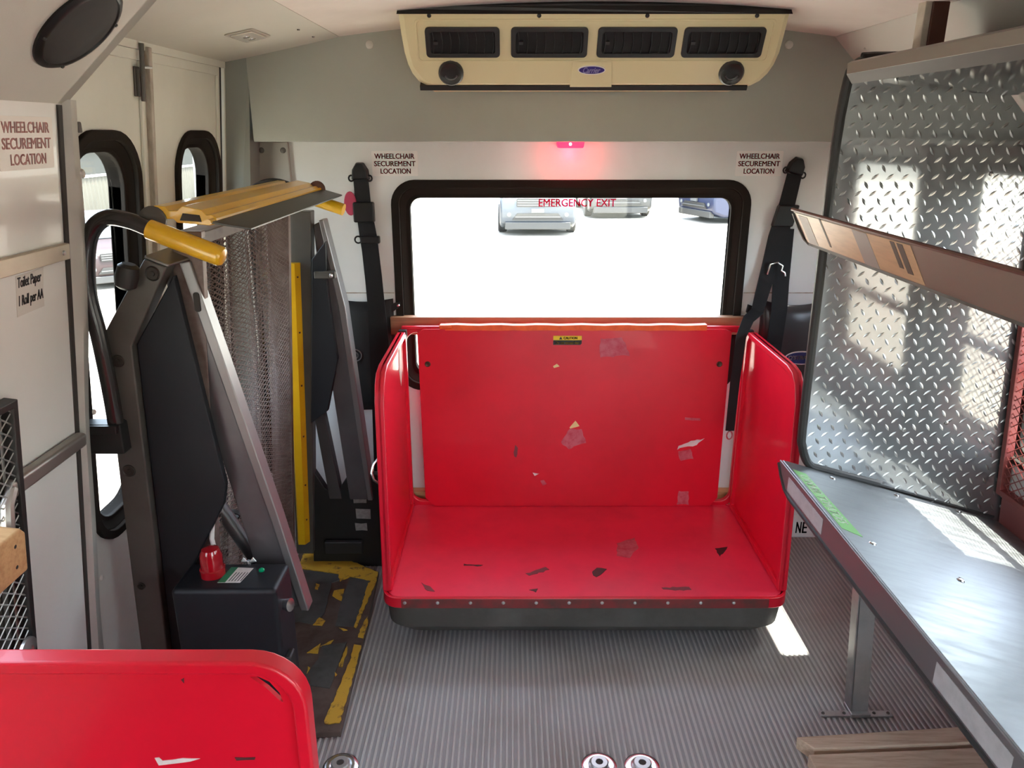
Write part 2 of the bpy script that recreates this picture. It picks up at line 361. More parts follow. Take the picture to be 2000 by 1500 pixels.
# ceiling with the coves on both sides
zc = lambda x: 1.868 + 0.052 * max(0.0, 1 - ((x - 0.24) / 0.80) ** 2)
cpts = [(-0.56 + 1.60 * i / 20) for i in range(21)]
ce = struct(MB().prism([(x, zc(x)) for x in cpts] + [(x, zc(x) + .03) for x in reversed(cpts)], 0.13, -YF, Fr((0, 0, 0), (1, 0, 0), (0, 0, 1))).build('ceiling', CEIL, angle=30))
def quadslab(p, q, y0, y1, t, nx, nz):
    """slab between two (x, z) points from y0 to y1, thickened along (nx, nz)"""
    return MB().hexa([(p[0], y0, p[1]), (q[0], y0, q[1]), (q[0], y1, q[1]), (p[0], y1, p[1]),
                      (p[0] + nx * t, y0, p[1] + nz * t), (q[0] + nx * t, y0, q[1] + nz * t), (q[0] + nx * t, y1, q[1] + nz * t), (p[0] + nx * t, y1, p[1] + nz * t)])
quadslab((-0.55, 1.868), (-0.94, 1.789), -1.2, -0.10, 0.03, -0.2, 0.98).build('lift_cove', COVE, ce, smooth=False)
quadslab((-0.612, 1.868), (-0.873, 1.632), YF, -1.2, 0.03, -0.67, 0.74).build('left_cove', COVE, ce, smooth=False)
MB().prism([(-0.612, 1.868), (-0.873, 1.632), (-0.95, 1.632), (-0.96, 1.868)], 0, 0.03, XZ(-1.2)).build('cove_end', COVE, ce, smooth=False)
MB().box(-0.62, -0.55, YF, -1.2, 1.868, 1.90).build('cove_top', COVE, ce, smooth=False)
quadslab((1.03, 1.868), (1.345, 1.553), YF, 0.0, 0.03, 0.7, 0.7).build('right_cove', COVEW, ce, smooth=False)
for y in (-0.26, -0.60, -1.05):                                     # small screws along the right cove
    MB().lathe([(0.004, 0), (0.003, 0.003), (0.001, 0.004)], (1.075, y, 1.822), (-0.7, 0, -0.7), 8).build('cove_screw', STEEL, ce)
# rear wall: upper and lower sheet with a thin seam, window opening, header box
win_out = rr(-0.430, 0.850, 0.640, 1.420, 0.085)
wr = struct(holed('wall_rear', [(-1.02, 0.0), (1.47, 0.0), (1.47, 1.60), (-1.02, 1.60)], [win_out], XZ(0.0), -0.03, 0.0, WHITE))
MB().box(-1.0, -0.435, -0.0025, 0.0, 1.0145, 1.0175).build('wall_seam', M('seam_rust', (0.30, 0.22, 0.15), 0.7, col2=(0.5, 0.45, 0.38), vs=20), wr, smooth=False)
MB().box(0.855, 1.40, -0.0025, 0.0, 1.0145, 1.0175).build('wall_seam', MATS['seam_rust'], wr, smooth=False)
struct(MB().box(-0.857, 1.20, -0.13, 0.0, 1.549, 1.955).build('trim_1', HEAD, bevel=0.004, smooth=False))
for xx in (-0.455, 0.885):                                          # button plugs under the ceiling line
    MB().lathe([(0.013, 0), (0.012, 0.006), (0.006, 0.009)], (xx, -0.13, 1.845), (0, -1, 0), 14).build('trim_button', COVEW, bpy.data.objects['trim_1'])
# corner between lift doors and rear wall
k = MB().hexa([(-1.11, -0.145, 0), (-1.02, -0.10, 0), (-1.02, 0, 0), (-1.2, 0, 0), (-0.93, -0.145, 1.825), (-0.845, -0.128, 1.825), (-0.845, 0, 1.825), (-1.1, 0, 1.825)])
struct(k.build('trim_2', GREEN, smooth=False))
MB().hexa([(-1.125, -0.16, 0), (-1.10, -0.150, 0), (-1.10, -0.1, 0), (-1.13, -0.1, 0), (-0.945, -0.16, 1.79), (-0.92, -0.152, 1.79), (-0.92, -0.1, 1.79), (-0.95, -0.1, 1.79)]).build('post_edge', DOORW, bpy.data.objects['trim_2'], smooth=False)

# window maker ---------------------------------------------------------------
def window(name, fr, outer, inset, depth, mat=FRAMEB, parent=None, mull=None, r=0.06):
    """rubber frame with a stepped profile and a pane set back towards the outside"""
    a0, a1, b0, b1 = outer
    o = rr(a0, a1, b0, b1, r, 8); i1 = rr(a0 + inset * .45, a1 - inset * .45, b0 + inset * .45, b1 - inset * .45, max(r - inset * .45, .02), 8)
    i2 = rr(a0 + inset, a1 - inset, b0 + inset, b1 - inset, max(r - inset * .7, .02), 8)
    m = MB(); m.ring(o, i1, -0.03, 0.012, fr, -0.03, 0.012)
    m.ring(i1, i2, -depth, 0.002, fr, -depth, -0.02)
    m.ring(rr(a0 + inset * .7, a1 - inset * .7, b0 + inset * .7, b1 - inset * .7, max(r - inset * .6, .02), 8), i2, -depth, -0.012, fr)
    root = m.build(name, mat, parent, bevel=0.003) if parent else struct(m.build(name, mat, None, bevel=0.003))
    p = MB().prism(i2, -depth + 0.008, -depth + 0.012, fr).build('pane', CLEAR, root, smooth=False)
    if mull: MB().prism([(a0 + inset, mull - .014), (a1 - inset, mull - .014), (a1 - inset, mull + .014), (a0 + inset, mull + .014)], -depth, -depth + 0.025, fr).build('mullion', mat, root, smooth=False)
    return root
w1 = window('window_1', XZ(0.0), (-0.430, 0.850, 0.640, 1.420), 0.064, 0.045, r=0.085)
text('EMERGENCY EXIT', XZ(0.028), 0.096, 0.374, 1.325, 1.352, TXPINK, w1, flat=True, bold=0.006)

# left wall with windows toward the front
LWIN = [(-2.20, -1.50), (-4.60, -3.90)]
WL = struct(holed('wall_left', [(YF, 0.0), (-1.20, 0.0), (-1.20, 1.64), (YF, 1.64)], [rr(a, b, 0.58, 1.45, 0.05) for a, b in LWIN], LWF, -0.03, 0.0, WHITE2))
for i, (a, b) in enumerate(LWIN): window('window_%d' % (i + 2), LWF, (a, b, 0.58, 1.45), 0.04, 0.04, mull=1.12)
# front of the bus: dash wall below the windscreen, the windscreen itself, header
ff = Fr((0, YF, 0), (-1, 0, 0), (0, 0, 1))
struct(holed('wall_front', [(-1.47, 0.0), (1.12, 0.0), (1.12, 1.90), (-1.47, 1.90)], [rr(-1.20, 0.80, 0.72, 1.70, 0.08)], ff, -0.03, 0.0, COVE))
window('window_4', ff, (-1.20, 0.80, 0.72, 1.70), 0.04, 0.03)
# right wall
struct(MB().box(-1.06, -0.08, -3.16, -3.13, 0.0, 1.74).build('light_blocker', COVE, bevel=.004, smooth=False))      # unseen panel added to keep front light off the near cart
RWIN = [(0.778, 1.17), (1.41, 2.03), (3.10, 3.80)]
STREAK_OPENING = (0.36, 0.74, 1.12, 1.42)  # unseen opening, sized and placed to throw the sun streak on the floor
WR_ = struct(holed('wall_right', [(0.0, 0.0), (5.0, 0.0), (5.0, 1.57), (0.0, 1.57)], [rr(a, b, 0.70, 1.50, 0.05) for a, b in RWIN] + [rr(*STREAK_OPENING, 0.04), rr(4.02, 4.92, 0.06, 1.52, 0.05)], RWF, -0.03, 0.0, WHITE2))
for i, (a, b) in enumerate(RWIN): window('window_%d' % (i + 5), RWF, (a, b, 0.70, 1.50), 0.035, 0.04, mull=0.97 if i < 2 else None)
window('window_8', RWF, STREAK_OPENING, 0.02, 0.03, r=0.04)  # glazes the opening added for the sun streak
window('window_9', RWF, (4.02, 4.92, 0.06, 1.52), 0.04, 0.04, mull=0.80)
struct(MB().prism([(0.81, 0.10), (3.95, 0.10), (3.95, 0.60), (0.81, 0.60)], 0.0, 0.012, RWF).build('trim_3', WAINS, smooth=False))

# lift doors -----------------------------------------------------------------
WINA = (-1.095, -0.752, 0.560, 1.585); WINB = (-0.530, -0.187, 0.560, 1.585)
for nm, y0, y1, wn in (('door_1', -1.20, -0.695, WINA), ('door_2', -0.685, -0.165, WINB)):
    d = struct(holed(nm, [(y0, 0.0), (y1, 0.0), (y1, 1.79), (y0, 1.79)], [rr(*wn, 0.125, 8)], DRF, -0.035, 0.0, DOORW))
    window('window_frame', DRF, wn, 0.052, 0.055, parent=d, r=0.125)
    MB().ring([(y0 + .01, 0.05), (y1 - .012, 0.05), (y1 - .012, 1.775), (y0 + .01, 1.775)], [(y0 + .035, 0.075), (y1 - .035, 0.075), (y1 - .035, 1.75), (y0 + .035, 1.75)], 0, 0.008, DRF).build('door_flange', DOORW, d, bevel=0.002, smooth=False)
d1 = bpy.data.objects['door_1']; d2 = bpy.data.objects['door_2']
MB().prism([(-0.708, 0.02), (-0.690, 0.02), (-0.690, 1.785), (-0.708, 1.785)], 0.0, 0.022, DRF).build('door_edge_strip', M('edge_strip', (0.50, 0.46, 0.40), 0.4, col2=(0.22, 0.16, 0.11), vs=25, stretch=(1, 1, .25)), d1, bevel=0.003, smooth=False)
MB().prism([(-0.185, 0.02), (-0.176, 0.02), (-0.176, 1.775), (-0.185, 1.775)], 0.0, 0.010, DRF).build('door_seal', RUBBER, d2, smooth=False)
b = MB().prism([(-0.755, 1.665), (-0.728, 1.665), (-0.728, 1.735), (-0.755, 1.735)], 0.0, 0.006, DRF).build('latch_plate', STEELD, d1, bevel=0.002, smooth=False)
MB().tube([DRF(-0.741, 1.655, .018), DRF(-0.741, 1.79, .018)], 0.006, 10).build('latch_bolt', STEELD, b)
MB().tube([DRF(-0.741, 1.735, .018), DRF(-0.70, 1.738, .022)], 0.0035, 8).build('latch_handle', STEEL, b)
struct(MB().prism([(-1.2, 1.775), (-0.14, 1.775), (-0.14, 1.80), (-1.2, 1.80)], -0.03, 0.012, DRF).build('trim_4', DOORW, bevel=0.002, smooth=False))
# soft grey pillar at the front jamb of the lift opening (gently wavy)
m = MB(); zs = [i * 1.64 / 40 for i in range(41)]; V = []
for z in zs:
    xw = -1.077 + 0.125 * z; wv = 0.010 * math.sin(z * 5.2 + 0.6) + 0.005 * math.sin(z * 11)
    wd = 0.035 + 0.075 * max(0, 1.0 - z / 0.95)
    V += [(xw - 0.004, -1.222, z), (xw + 0.012, -1.205 + wv * .6, z), (xw + 0.004, -1.17 + wv, z), (xw - 0.055 - wd * .25, -1.15 + wd + wv, z), (xw - 0.10, -1.13 + wd * 1.1, z), (xw - 0.10, -1.22, z)]
F = [(i * 6 + k, i * 6 + (k + 1) % 6, (i + 1) * 6 + (k + 1) % 6, (i + 1) * 6 + k) for i in range(40) for k in range(6)] + [(5, 4, 3, 2, 1, 0), tuple(240 + k for k in range(6))]
jb = struct(m.add(V, F).build('trim_5', JAMB, angle=50))
MB().prism([(-1.232, 0.1), (-1.222, 0.1), (-1.222, 1.63), (-1.236, 1.63)], 0.0, 0.004, LWF).build('jamb_gap', SHADE, jb, smooth=False)
for z, s in ((1.50, .010), (0.985, .007), (0.56, .008)):
    MB().lathe([(s, 0), (s * .8, 0.004), (s * .3, 0.006)], (-1.060 + 0.125 * z, -1.187, z), (1, 0.2, 0), 14).build('jamb_plug', JAMB, jb)
MB().box(-0.882, -0.872, -1.170, -1.156, 1.578, 1.60).build('jamb_catch', STEELD, jb, bevel=0.003)

# ------------------------------------------------------------------ outside
G = -0.85
struct(MB().add([(-70, -40, G), (70, -40, G), (70, 90, G), (-70, 90, G)], [(0, 1, 2, 3)]).build('ground', GRAVEL, smooth=False))
struct(MB().prism(rough_poly([(2.2, -16), (16, -16), (16, 1.6), (2.2, 1.6)], .25, .8, 4), 0, .012, XY(G)).build('ground_dimmer', DIMG, smooth=False))  # unseen darker ground, added to dim what the tread plate mirrors
pb = MB(); rnd = random.Random(3)
for _ in range(900):
    px, py = (rnd.uniform(-1.0, 4.5), rnd.uniform(3.3, 7.0)); s = rnd.uniform(.008, .024)
    pb.add([(px - s, py, G), (px, py - s * .8, G), (px + s, py, G), (px, py + s * .8, G), (px, py, G + s * .7)], [(0, 1, 4), (1, 2, 4), (2, 3, 4), (3, 0, 4)])
g_ = pb.build('gravel_stones', PEB, smooth=False); stuff(g_); tag(g_, 'loose brown stones scattered on the gravel yard behind the rear window', 'stones')
# ------------------------------------------------------------------ vehicles in the yard
def vehicle(name, label, cat, loc, rz, paint, pickup=False, screen=CARGL):
    root = thing(name, label, cat, (0, 0, 0))
    W2 = 0.93; L2 = 2.3
    body = MB()
    prof = [(-2.3, .28), (-2.34, .62), (-2.27, .90), (-2.05, 1.02), (-1.05, 1.10), (2.2, 1.10), (2.3, .85), (2.3, .30), (1.85, .18), (-1.95, .16)]
    sec = [(-.93, .0), (-.96, .06), (.96, .06), (.93, 0)]
    body.taper([(a, b_) for a, b_ in prof], -W2, [(a, b_) for a, b_ in prof], W2, Fr((0, 0, 0), (0, 1, 0), (0, 0, 1)))
    body.build('body', paint, root, bevel=0.09, seg=3)
    c0, c1 = (-0.15, 0.75) if pickup else (-0.15, 1.95)
    cab = MB().hexa([(-.86, -1.0, 1.08), (.86, -1.0, 1.08), (.86, 2.15 if not pickup else .95, 1.08), (-.86, 2.15 if not pickup else .95, 1.08), (-.66, c0, 1.72), (.66, c0, 1.72), (.66, c1, 1.72), (-.66, c1, 1.72)])
    cab.build('cabin', paint, root, bevel=0.06, seg=3)
    sf = Fr((0, -0.985, 1.10), (1, 0, 0), Vector((0, .85, .64)).normalized())
    MB().prism([(-.76, .02), (.76, .02), (.61, .90), (-.61, .90)], -.02, .02, sf).build('windscreen', screen, root, smooth=False)
    for s in (-1, 1):
        MB().hexa([(s * .885, -.75, 1.12), (s * .87, 1.0 if not pickup else .6, 1.12), (s * .84, 1.0 if not pickup else .6, 1.12), (s * .84, -.75, 1.12), (s * .715, -.05, 1.62), (s * .715, .95 if not pickup else .55, 1.62), (s * .68, .95 if not pickup else .55, 1.62), (s * .68, -.05, 1.62)]).build('side_window', CARGL, root, smooth=False)
        MB().box(s * .92 if s > 0 else -1.10, 1.10 if s > 0 else s * .92, -.86, -.74, 1.06, 1.20).build('mirror', paint, root, bevel=0.03)
        h = MB().hexa([(s * .58, -2.31, .78), (s * .90, -2.20, .80), (s * .90, -2.10, .80), (s * .58, -2.20, .78), (s * .58, -2.29, .89), (s * .91, -2.16, .93), (s * .91, -2.06, .93), (s * .58, -2.18, .89)]); h.build('headlight', LIGHTL, root, bevel=0.01)
        MB().lathe([(.05, 0), (.05, .02)], (s * .70, -2.335, .52), (0, -1, 0), 14).build('fog_light', LIGHTL, root)
        for yy in (-1.45, 1.45):
            w_ = MB().lathe([(.20, 0), (.33, 0), (.355, .03), (.355, .19), (.33, .22), (.20, .22)], (s * .76, yy, .355), (s, 0, 0), 24).build('wheel', TYRE, root)
            MB().lathe([(.20, .19), (.20, .205), (.06, .225), (.05, .23)], (s * .76, yy, .355), (s, 0, 0), 16).build('hub', STEEL, w_)
    gr = MB().prism(rr(-.52, .52, .70, .90, .03), .0, .05, XZ(-2.30)).build('grille', RUBBER, root, smooth=False)
    for q in range(3): MB().box(-.50, .50, -2.365, -2.345, .735 + q * .055, .755 + q * .055).build('grille_bar', CARCH, gr, smooth=False)
    MB().prism([(-.62, .40), (.62, .40), (.50, .55), (-.50, .55)], .0, .05, XZ(-2.315)).build('air_intake', RUBBER, root, smooth=False)
    MB().box(-.55, .55, -2.385, -2.36, .455, .475).build('intake_bar', CARCH, root, smooth=False)
    MB().box(-.155, .155, -2.39, -2.345, .57, .66).build('licence_plate', CARCH, root, smooth=False)
    MB().box(-.80, .80, -2.36, -2.2, .16, .34).build('skid_strip', CARTR, root, bevel=.02)
    root.location = loc; root.rotation_euler = (0, 0, rz)
    return root
vehicle('parked_car', 'grey blue SUV parked nose on, nearer of two behind the rear window', 'car', (0.63, 18.6, G), 0.0, CARG)
vehicle('parked_car', 'dark SUV parked a little farther back, to the right of the grey blue one', 'car', (3.15, 22.6, G), 0.02, CARK)
vehicle('parked_car', 'dark blue car cut off by the right edge of the rear window', 'car', (7.4, 20.4, G), R(-70), CARB)
uv = vehicle('utility_vehicle', 'low red utility vehicle with a pale windscreen seen through the nearer lift door window', 'vehicle', (-7.25, 10.9, G), R(38), CARR, pickup=True, screen=CARGL2)
uv.scale = (0.64, 0.64, 0.64)
# fence and building on the left
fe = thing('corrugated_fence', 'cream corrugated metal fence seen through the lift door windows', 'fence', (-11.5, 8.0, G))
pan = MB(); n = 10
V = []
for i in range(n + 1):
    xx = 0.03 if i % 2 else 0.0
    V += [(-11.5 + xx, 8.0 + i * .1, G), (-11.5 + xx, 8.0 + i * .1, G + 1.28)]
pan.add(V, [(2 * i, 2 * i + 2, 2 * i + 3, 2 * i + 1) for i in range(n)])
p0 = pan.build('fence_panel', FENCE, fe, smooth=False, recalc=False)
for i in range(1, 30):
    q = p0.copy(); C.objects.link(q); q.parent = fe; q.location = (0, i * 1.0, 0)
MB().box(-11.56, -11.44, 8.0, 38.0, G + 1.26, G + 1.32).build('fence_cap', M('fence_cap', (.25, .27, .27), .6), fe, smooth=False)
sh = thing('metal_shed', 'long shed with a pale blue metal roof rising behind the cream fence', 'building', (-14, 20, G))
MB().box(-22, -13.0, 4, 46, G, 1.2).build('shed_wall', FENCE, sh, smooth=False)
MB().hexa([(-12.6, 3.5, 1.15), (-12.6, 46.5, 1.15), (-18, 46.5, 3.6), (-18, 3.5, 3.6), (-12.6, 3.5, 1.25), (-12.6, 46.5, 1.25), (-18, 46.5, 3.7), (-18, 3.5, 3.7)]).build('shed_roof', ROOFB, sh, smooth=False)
gb = MB()
for _ in range(4200):
    px = -11.25 + rnd.expovariate(2.2) * 0.9; py = rnd.uniform(9, 36); hh = rnd.uniform(.08, .34); a = rnd.uniform(0, 6.28); dx = math.cos(a) * .02; dy = math.sin(a) * .02; lx = rnd.uniform(-.08, .08); ly = rnd.uniform(-.08, .08)
    gb.add([(px - dx, py - dy, G), (px + dx, py + dy, G), (px + lx, py + ly, G + hh)], [(0, 1, 2)])
gg = gb.build('grass', GRASS, smooth=False, recalc=False); stuff(gg); tag(gg, 'strip of rough green grass along the foot of the cream fence', 'grass')

# ------------------------------------------------------------------ air conditioner
AC = thing('air_conditioner', 'cream ceiling air conditioner with four black louvred vents above the rear window', 'air conditioner', (0.22, -0.3, 1.69))
vv = Vector((0, -0.10, 0.185)).normalized()
AF = Fr((0, -0.5, 1.885), (1, 0, 0), vv)
prof = [(-0.311, 0.002), (-0.309, -0.06), (-0.305, -0.11), (-0.298, -0.145), (-0.288, -0.172), (-0.272, -0.194), (-0.250, -0.207), (0.700, -0.207), (0.722, -0.194), (0.740, -0.172), (0.752, -0.145), (0.759, -0.11), (0.760, -0.06), (0.760, 0.002)]
back = [(a * .995 + .001, b * 1.0) for a, b in prof]
m = MB(); n = len(prof); ins = [(a + (0.016 if a < .2 else -0.016), min(b + 0.012, -0.004) if b < -.15 else b) for a, b in prof]
Vb = [Vector((a, -0.135, 1.885 + b * .90 + .005)) for a, b in prof]
V = Vb + [AF(a, b, -0.016) for a, b in prof] + [AF(a, b, 0.0) for a, b in ins]
F = [tuple(range(2 * n, 3 * n))]
for i in range(n - 1): F += [(i, i + 1, n + i + 1, n + i), (n + i, n + i + 1, 2 * n + i + 1, 2 * n + i)]
F += [(n - 1, 0, n, 2 * n - 1), (2 * n - 1, n, 2 * n, 3 * n - 1)]
hou = m.add(V, F).build('housing', CREAM, AC, bevel=0.006, seg=3, angle=30)
MB().ring(rr(-0.268, 0.725, -0.130, -0.012, 0.012), rr(-0.262, 0.719, -0.126, -0.018, 0.010), 0.0, 0.003, AF).build('vent_surround', CREAM, hou, bevel=0.001)
MB().prism([(0.168, -0.204), (0.290, -0.204), (0.284, -0.124), (0.172, -0.124)], 0, 0.003, AF).build('badge_plinth', CREAM, hou, bevel=0.002)
for a0, a1 in ((-0.241, -0.034), (-0.003, 0.211), (0.238, 0.457), (0.476, 0.702)):
    fr_ = MB().ring(rr(a0, a1, -0.116, -0.033, 0.011), rr(a0 + .014, a1 - .014, -0.104, -0.045, 0.008), 0.0, 0.009, AF).build('vent_frame', VENT, AC, bevel=0.002)
    MB().prism(rr(a0 + .013, a1 - .013, -0.105, -0.044, 0.008), 0.0, 0.0015, AF).build('vent_shade', DARKV, fr_, smooth=False)  # flat black sheet standing for the shade behind the louvres
    for q in range(8):
        xx = a0 + .020 + (a1 - a0 - .040) * q / 7
        sl = MB(); pts = [(xx + .003 * math.sin(t / 5 * 3.1), -0.103 + .057 * t / 5) for t in range(6)]
        sl.ribbon([AF(a, b, .005) for a, b in pts], AF.n, 0.010, 0.0018).build('louvre', VENT, fr_, smooth=False)
    MB().prism([(a0 + .022, -.078), (a0 + .034, -.078), (a0 + .034, -.070), (a0 + .022, -.070)], .004, .012, AF).build('vent_tab', M('vent_tab', (.06, .06, .06), .4), fr_, smooth=False)
for a in (-0.175, 0.630):
    kb = MB().lathe([(.036, 0), (.036, .006), (.031, .012), (.026, .008), (.012, .006), (.004, .006)], AF(a, -0.162, 0), AF.n, 28).build('round_vent', VENT, AC)
    MB().tube([AF(a + .018 * math.cos(R(t)), -0.162 + .016 * math.sin(R(t)), .010) for t in range(200, 345, 18)], .0025, 6).build('vent_lever', M('vent_lever', (.09, .09, .09), .3), kb)
bd = MB().prism(ell(0.228, -0.152, .040, .0135), .003, .006, AF).build('badge_border', STK, AC, smooth=False)
MB().prism(ell(0.228, -0.152, .0365, .0108), .006, .0068, AF).build('badge', BLUE, bd, smooth=False)
text('Carrier', AF, 0.203, 0.253, -0.160, -0.144, M('badge_text', (.45, .42, .7), .4), bd, bold=.01, shear=.35, lift=.0068, depth=.0006)
for a in (-0.226, 0.074, 0.369, 0.668): MB().lathe([(.006, 0), (.005, .003), (.001, .004)], AF(a, -0.004, 0), AF.n, 10).build('housing_screw', RUBBER, hou)
gk = MB(); gk.add([AF(-0.314, .002, .004), AF(0.763, .002, .004), AF(0.763, .008, -.02), AF(.6, .016, -.02), AF(.22, .020, -.02), AF(-.16, .014, -.02), AF(-0.314, .006, -.02)] + [AF(-0.314, .002, -.05), AF(0.763, .002, -.05), AF(0.763, .008, -.05), AF(.6, .016, -.05), AF(.22, .020, -.05), AF(-.16, .014, -.05), AF(-0.314, .006, -.05)],
                 [(0, 1, 2, 3, 4, 5, 6), (13, 12, 11, 10, 9, 8, 7)] + [(i, (i + 1) % 7, 7 + (i + 1) % 7, 7 + i) for i in range(7)])
gk.build('gasket', RUBBER, AC, smooth=False)
MB().prism([(-0.270, -0.221), (0.690, -0.221), (0.690, -0.206), (-0.270, -0.206)], -0.06, -0.010, AF).build('lower_strip', RUBBER, AC, bevel=.002, smooth=False)

# ------------------------------------------------------------------ small things on the rear wall
def sticker(label, fr, a0, a1, b0, b1, mat, lines, tmat, th=.0012):
    s_ = MB().prism(rr(a0, a1, b0, b1, .003, 2), 0.0, th, fr).build('securement_sticker', mat, smooth=False)
    tag(s_, label, 'sticker', 'wheelchair securement stickers')
    w = a1 - a0; h = b1 - b0
    for t, (l, f0, f1) in enumerate(lines):
        text(l, fr, a0 + w * f0, a0 + w * f1, b1 - h * (.10 + .30 * t) - h * .205, b1 - h * (.10 + .30 * t), tmat, s_, bold=.012, lift=th, depth=.0006)
    return s_
SECL = [('WHEELCHAIR', .06, .93), ('SECUREMENT', .05, .95), ('LOCATION', .18, .84)]
sticker('white wheelchair securement sticker left of the rear window, beside the left belt', XZ(0.0), -0.491, -0.330, 1.433, 1.517, STK, SECL, TXR)
sticker('white wheelchair securement sticker right of the rear window, beside the right belt', XZ(0.0), 0.785, 0.948, 1.433, 1.517, STK, SECL, TXR)
sticker('larger faded wheelchair securement sticker on the left side wall under the speaker', LWF, -1.420, -1.255, 1.515, 1.607, M('sticker_faded', (.80, .74, .68), .4), SECL, TXRF)
led = thing('red_marker_lamp', 'small glowing red marker lamp under the header above the rear window', 'lamp', (0.202, -0.02, 1.549))
MB().hexa([(0.158, -0.045, 1.528), (0.245, -0.045, 1.528), (0.245, -0.002, 1.528), (0.158, -0.002, 1.528), (0.154, -0.048, 1.549), (0.249, -0.048, 1.549), (0.249, -0.002, 1.549), (0.154, -0.002, 1.549)]).build('lamp_lens', LEDM, led, bevel=.003)
MB().lathe([(.005, 0), (.004, .004), (.001, .005)], (0.200, -0.046, 1.541), (0, -1, 0), 10).build('lamp_bulb', LEDH, led)
pl = bpy.data.lights.new('red_glow', 'POINT'); pl.energy = 0.32; pl.color = (1, 0.02, 0.05); pl.shadow_soft_size = 0.02
po = bpy.data.objects.new('red_glow', pl); C.objects.link(po); po.parent = led; po.location = (0.0, -0.04, -0.045)
bx = thing('metal_cover_plate', 'grey metal cover plate with two screws in the left corner of the rear wall', 'cover plate', (-0.83, 0, 1.4))
MB().hexa([(-0.905, -0.02, 1.30), (-0.772, -0.02, 1.30), (-0.772, 0, 1.30), (-0.905, 0, 1.30), (-0.893, -0.02, 1.548), (-0.776, -0.02, 1.548), (-0.776, 0, 1.548), (-0.893, 0, 1.548)]).build('plate', M('cover_grey', (.40, .38, .34), .45), bx, bevel=.004, smooth=False)
for xx in (-0.868, -0.793): MB().lathe([(.010, 0), (.008, .004), (.003, .006)], (xx, -0.02, 1.520), (0, -1, 0), 12).build('screw', STEELD, bx)
pt = thing('red_release_tab', 'oval pinkish red tab hanging beside the left shoulder belt', 'tab', (-0.574, 0, 1.34))
MB().prism(ell(-0.572, 1.340, .022, .042, 20), .0, .012, XZ(-0.012)).build('tab', PINKT, pt, bevel=.004)
ns = MB().prism([(1.140, 0.005), (1.232, 0.005), (1.228, 0.098), (1.140, 0.098)], 0.0, .0012, XZ(0.0)).build('lower_wall_label', STK, smooth=False)
tag(ns, 'white label with black marks low on the rear wall behind the bench', 'label')
text('N', XZ(0.0), 1.160, 1.182, .020, .070, TXK, ns, bold=.008, lift=.0012, depth=.0006); text('E', XZ(0.0), 1.186, 1.206, .020, .070, TXK, ns, bold=.008, lift=.0012, depth=.0006)
# planks on the rear wall
tag(MB().box(-0.449, 0.868, -0.038, 0.0, 0.866, 0.932).build('wood_plank', WOODB, bevel=.002, smooth=False), 'long brown plank screwed across the bottom of the rear window', 'plank')
tag(MB().box(-0.449, 0.905, -0.040, 0.0, 0.075, 0.225).build('wood_plank', WOOD, bevel=.002, smooth=False), 'pale lower plank on the rear wall behind the red cart', 'plank')

# shoulder belts
bl = thing('shoulder_belt', 'black shoulder belt hanging left of the rear window', 'seat belt', (-0.53, 0, 1.46), 'wheelchair shoulder belts')
def belt_anchor(root, x, z, tilt):
    f = Fr((x, -0.004, z), (math.cos(tilt), 0, math.sin(tilt)), (-math.sin(tilt), 0, math.cos(tilt)))
    a = MB().taper([(-.034, -.030), (.034, -.030), (.030, .005), (.014, .030), (-.014, .030), (-.030, .005)], 0, [(-.027, -.026), (.027, -.026), (.024, .002), (.010, .024), (-.010, .024), (-.024, .002)], .026, f).build('belt_anchor', BLKPL, root, bevel=.004)
    for s in (-1, 1): MB().tube([f(s * .032 + .009 * math.cos(t), -.024 + .010 * math.sin(t), .012) for t in np.linspace(0, 6.28, 12)[:-1]], .003, 6, closed=True).build('anchor_loop', BLKPL, a)
belt_anchor(bl, -0.532, 1.450, 0.0)
MB().ribbon([(-0.531, -0.014, 1.43), (-0.527, -0.016, 1.33), (-0.515, -0.018, 1.22), (-0.502, -0.02, 1.08), (-0.483, -0.062, 0.95), (-0.470, -0.066, 0.78), (-0.462, -0.066, 0.62)], (1, 0, 0), [.052, .055, .062, .056, .046, .040, .038], .004).build('webbing', BELT, bl)
MB().ribbon([(-0.520, -0.010, 1.22), (-0.512, -0.012, 1.07), (-0.500, -0.056, 0.97), (-0.505, -0.058, 0.60), (-0.515, -0.05, 0.30)], (1, 0, 0), .050, .003).build('webbing', BELT, bl)
MB().box(-0.562, -0.488, -0.034, -0.008, 1.275, 1.345).build('adjuster', BLKPL, bl, bevel=.005)
MB().tube([(-0.552 + .012 * math.cos(t), -0.02, 1.213 + .012 * math.sin(t)) for t in np.linspace(0, 6.28, 14)[:-1]], .003, 6, closed=True).build('belt_ring', BLKPL, bl)
MB().box(-0.542, -0.474, -0.030, -0.008, 1.200, 1.226).build('belt_keeper', BLKPL, bl, bevel=.004)
b2 = thing('shoulder_belt', 'black shoulder belt hanging right of the rear window and hooked over the cart', 'seat belt', (0.98, 0, 1.46), 'wheelchair shoulder belts')
belt_anchor(b2, 0.995, 1.468, -0.28)
MB().ribbon([(0.990, -0.014, 1.44), (0.975, -0.016, 1.34), (0.955, -0.018, 1.22), (0.935, -0.02, 1.12), (0.912, -0.035, 1.02), (0.893, -0.06, 0.96), (0.845, -0.120, 0.945), (0.815, -0.152, 0.89), (0.808, -0.153, 0.72), (0.806, -0.153, 0.53)], (1, 0, 0), [.052, .056, .072, .058, .050, .044, .040, .036, .034, .032], .004).build('webbing', BELT, b2)
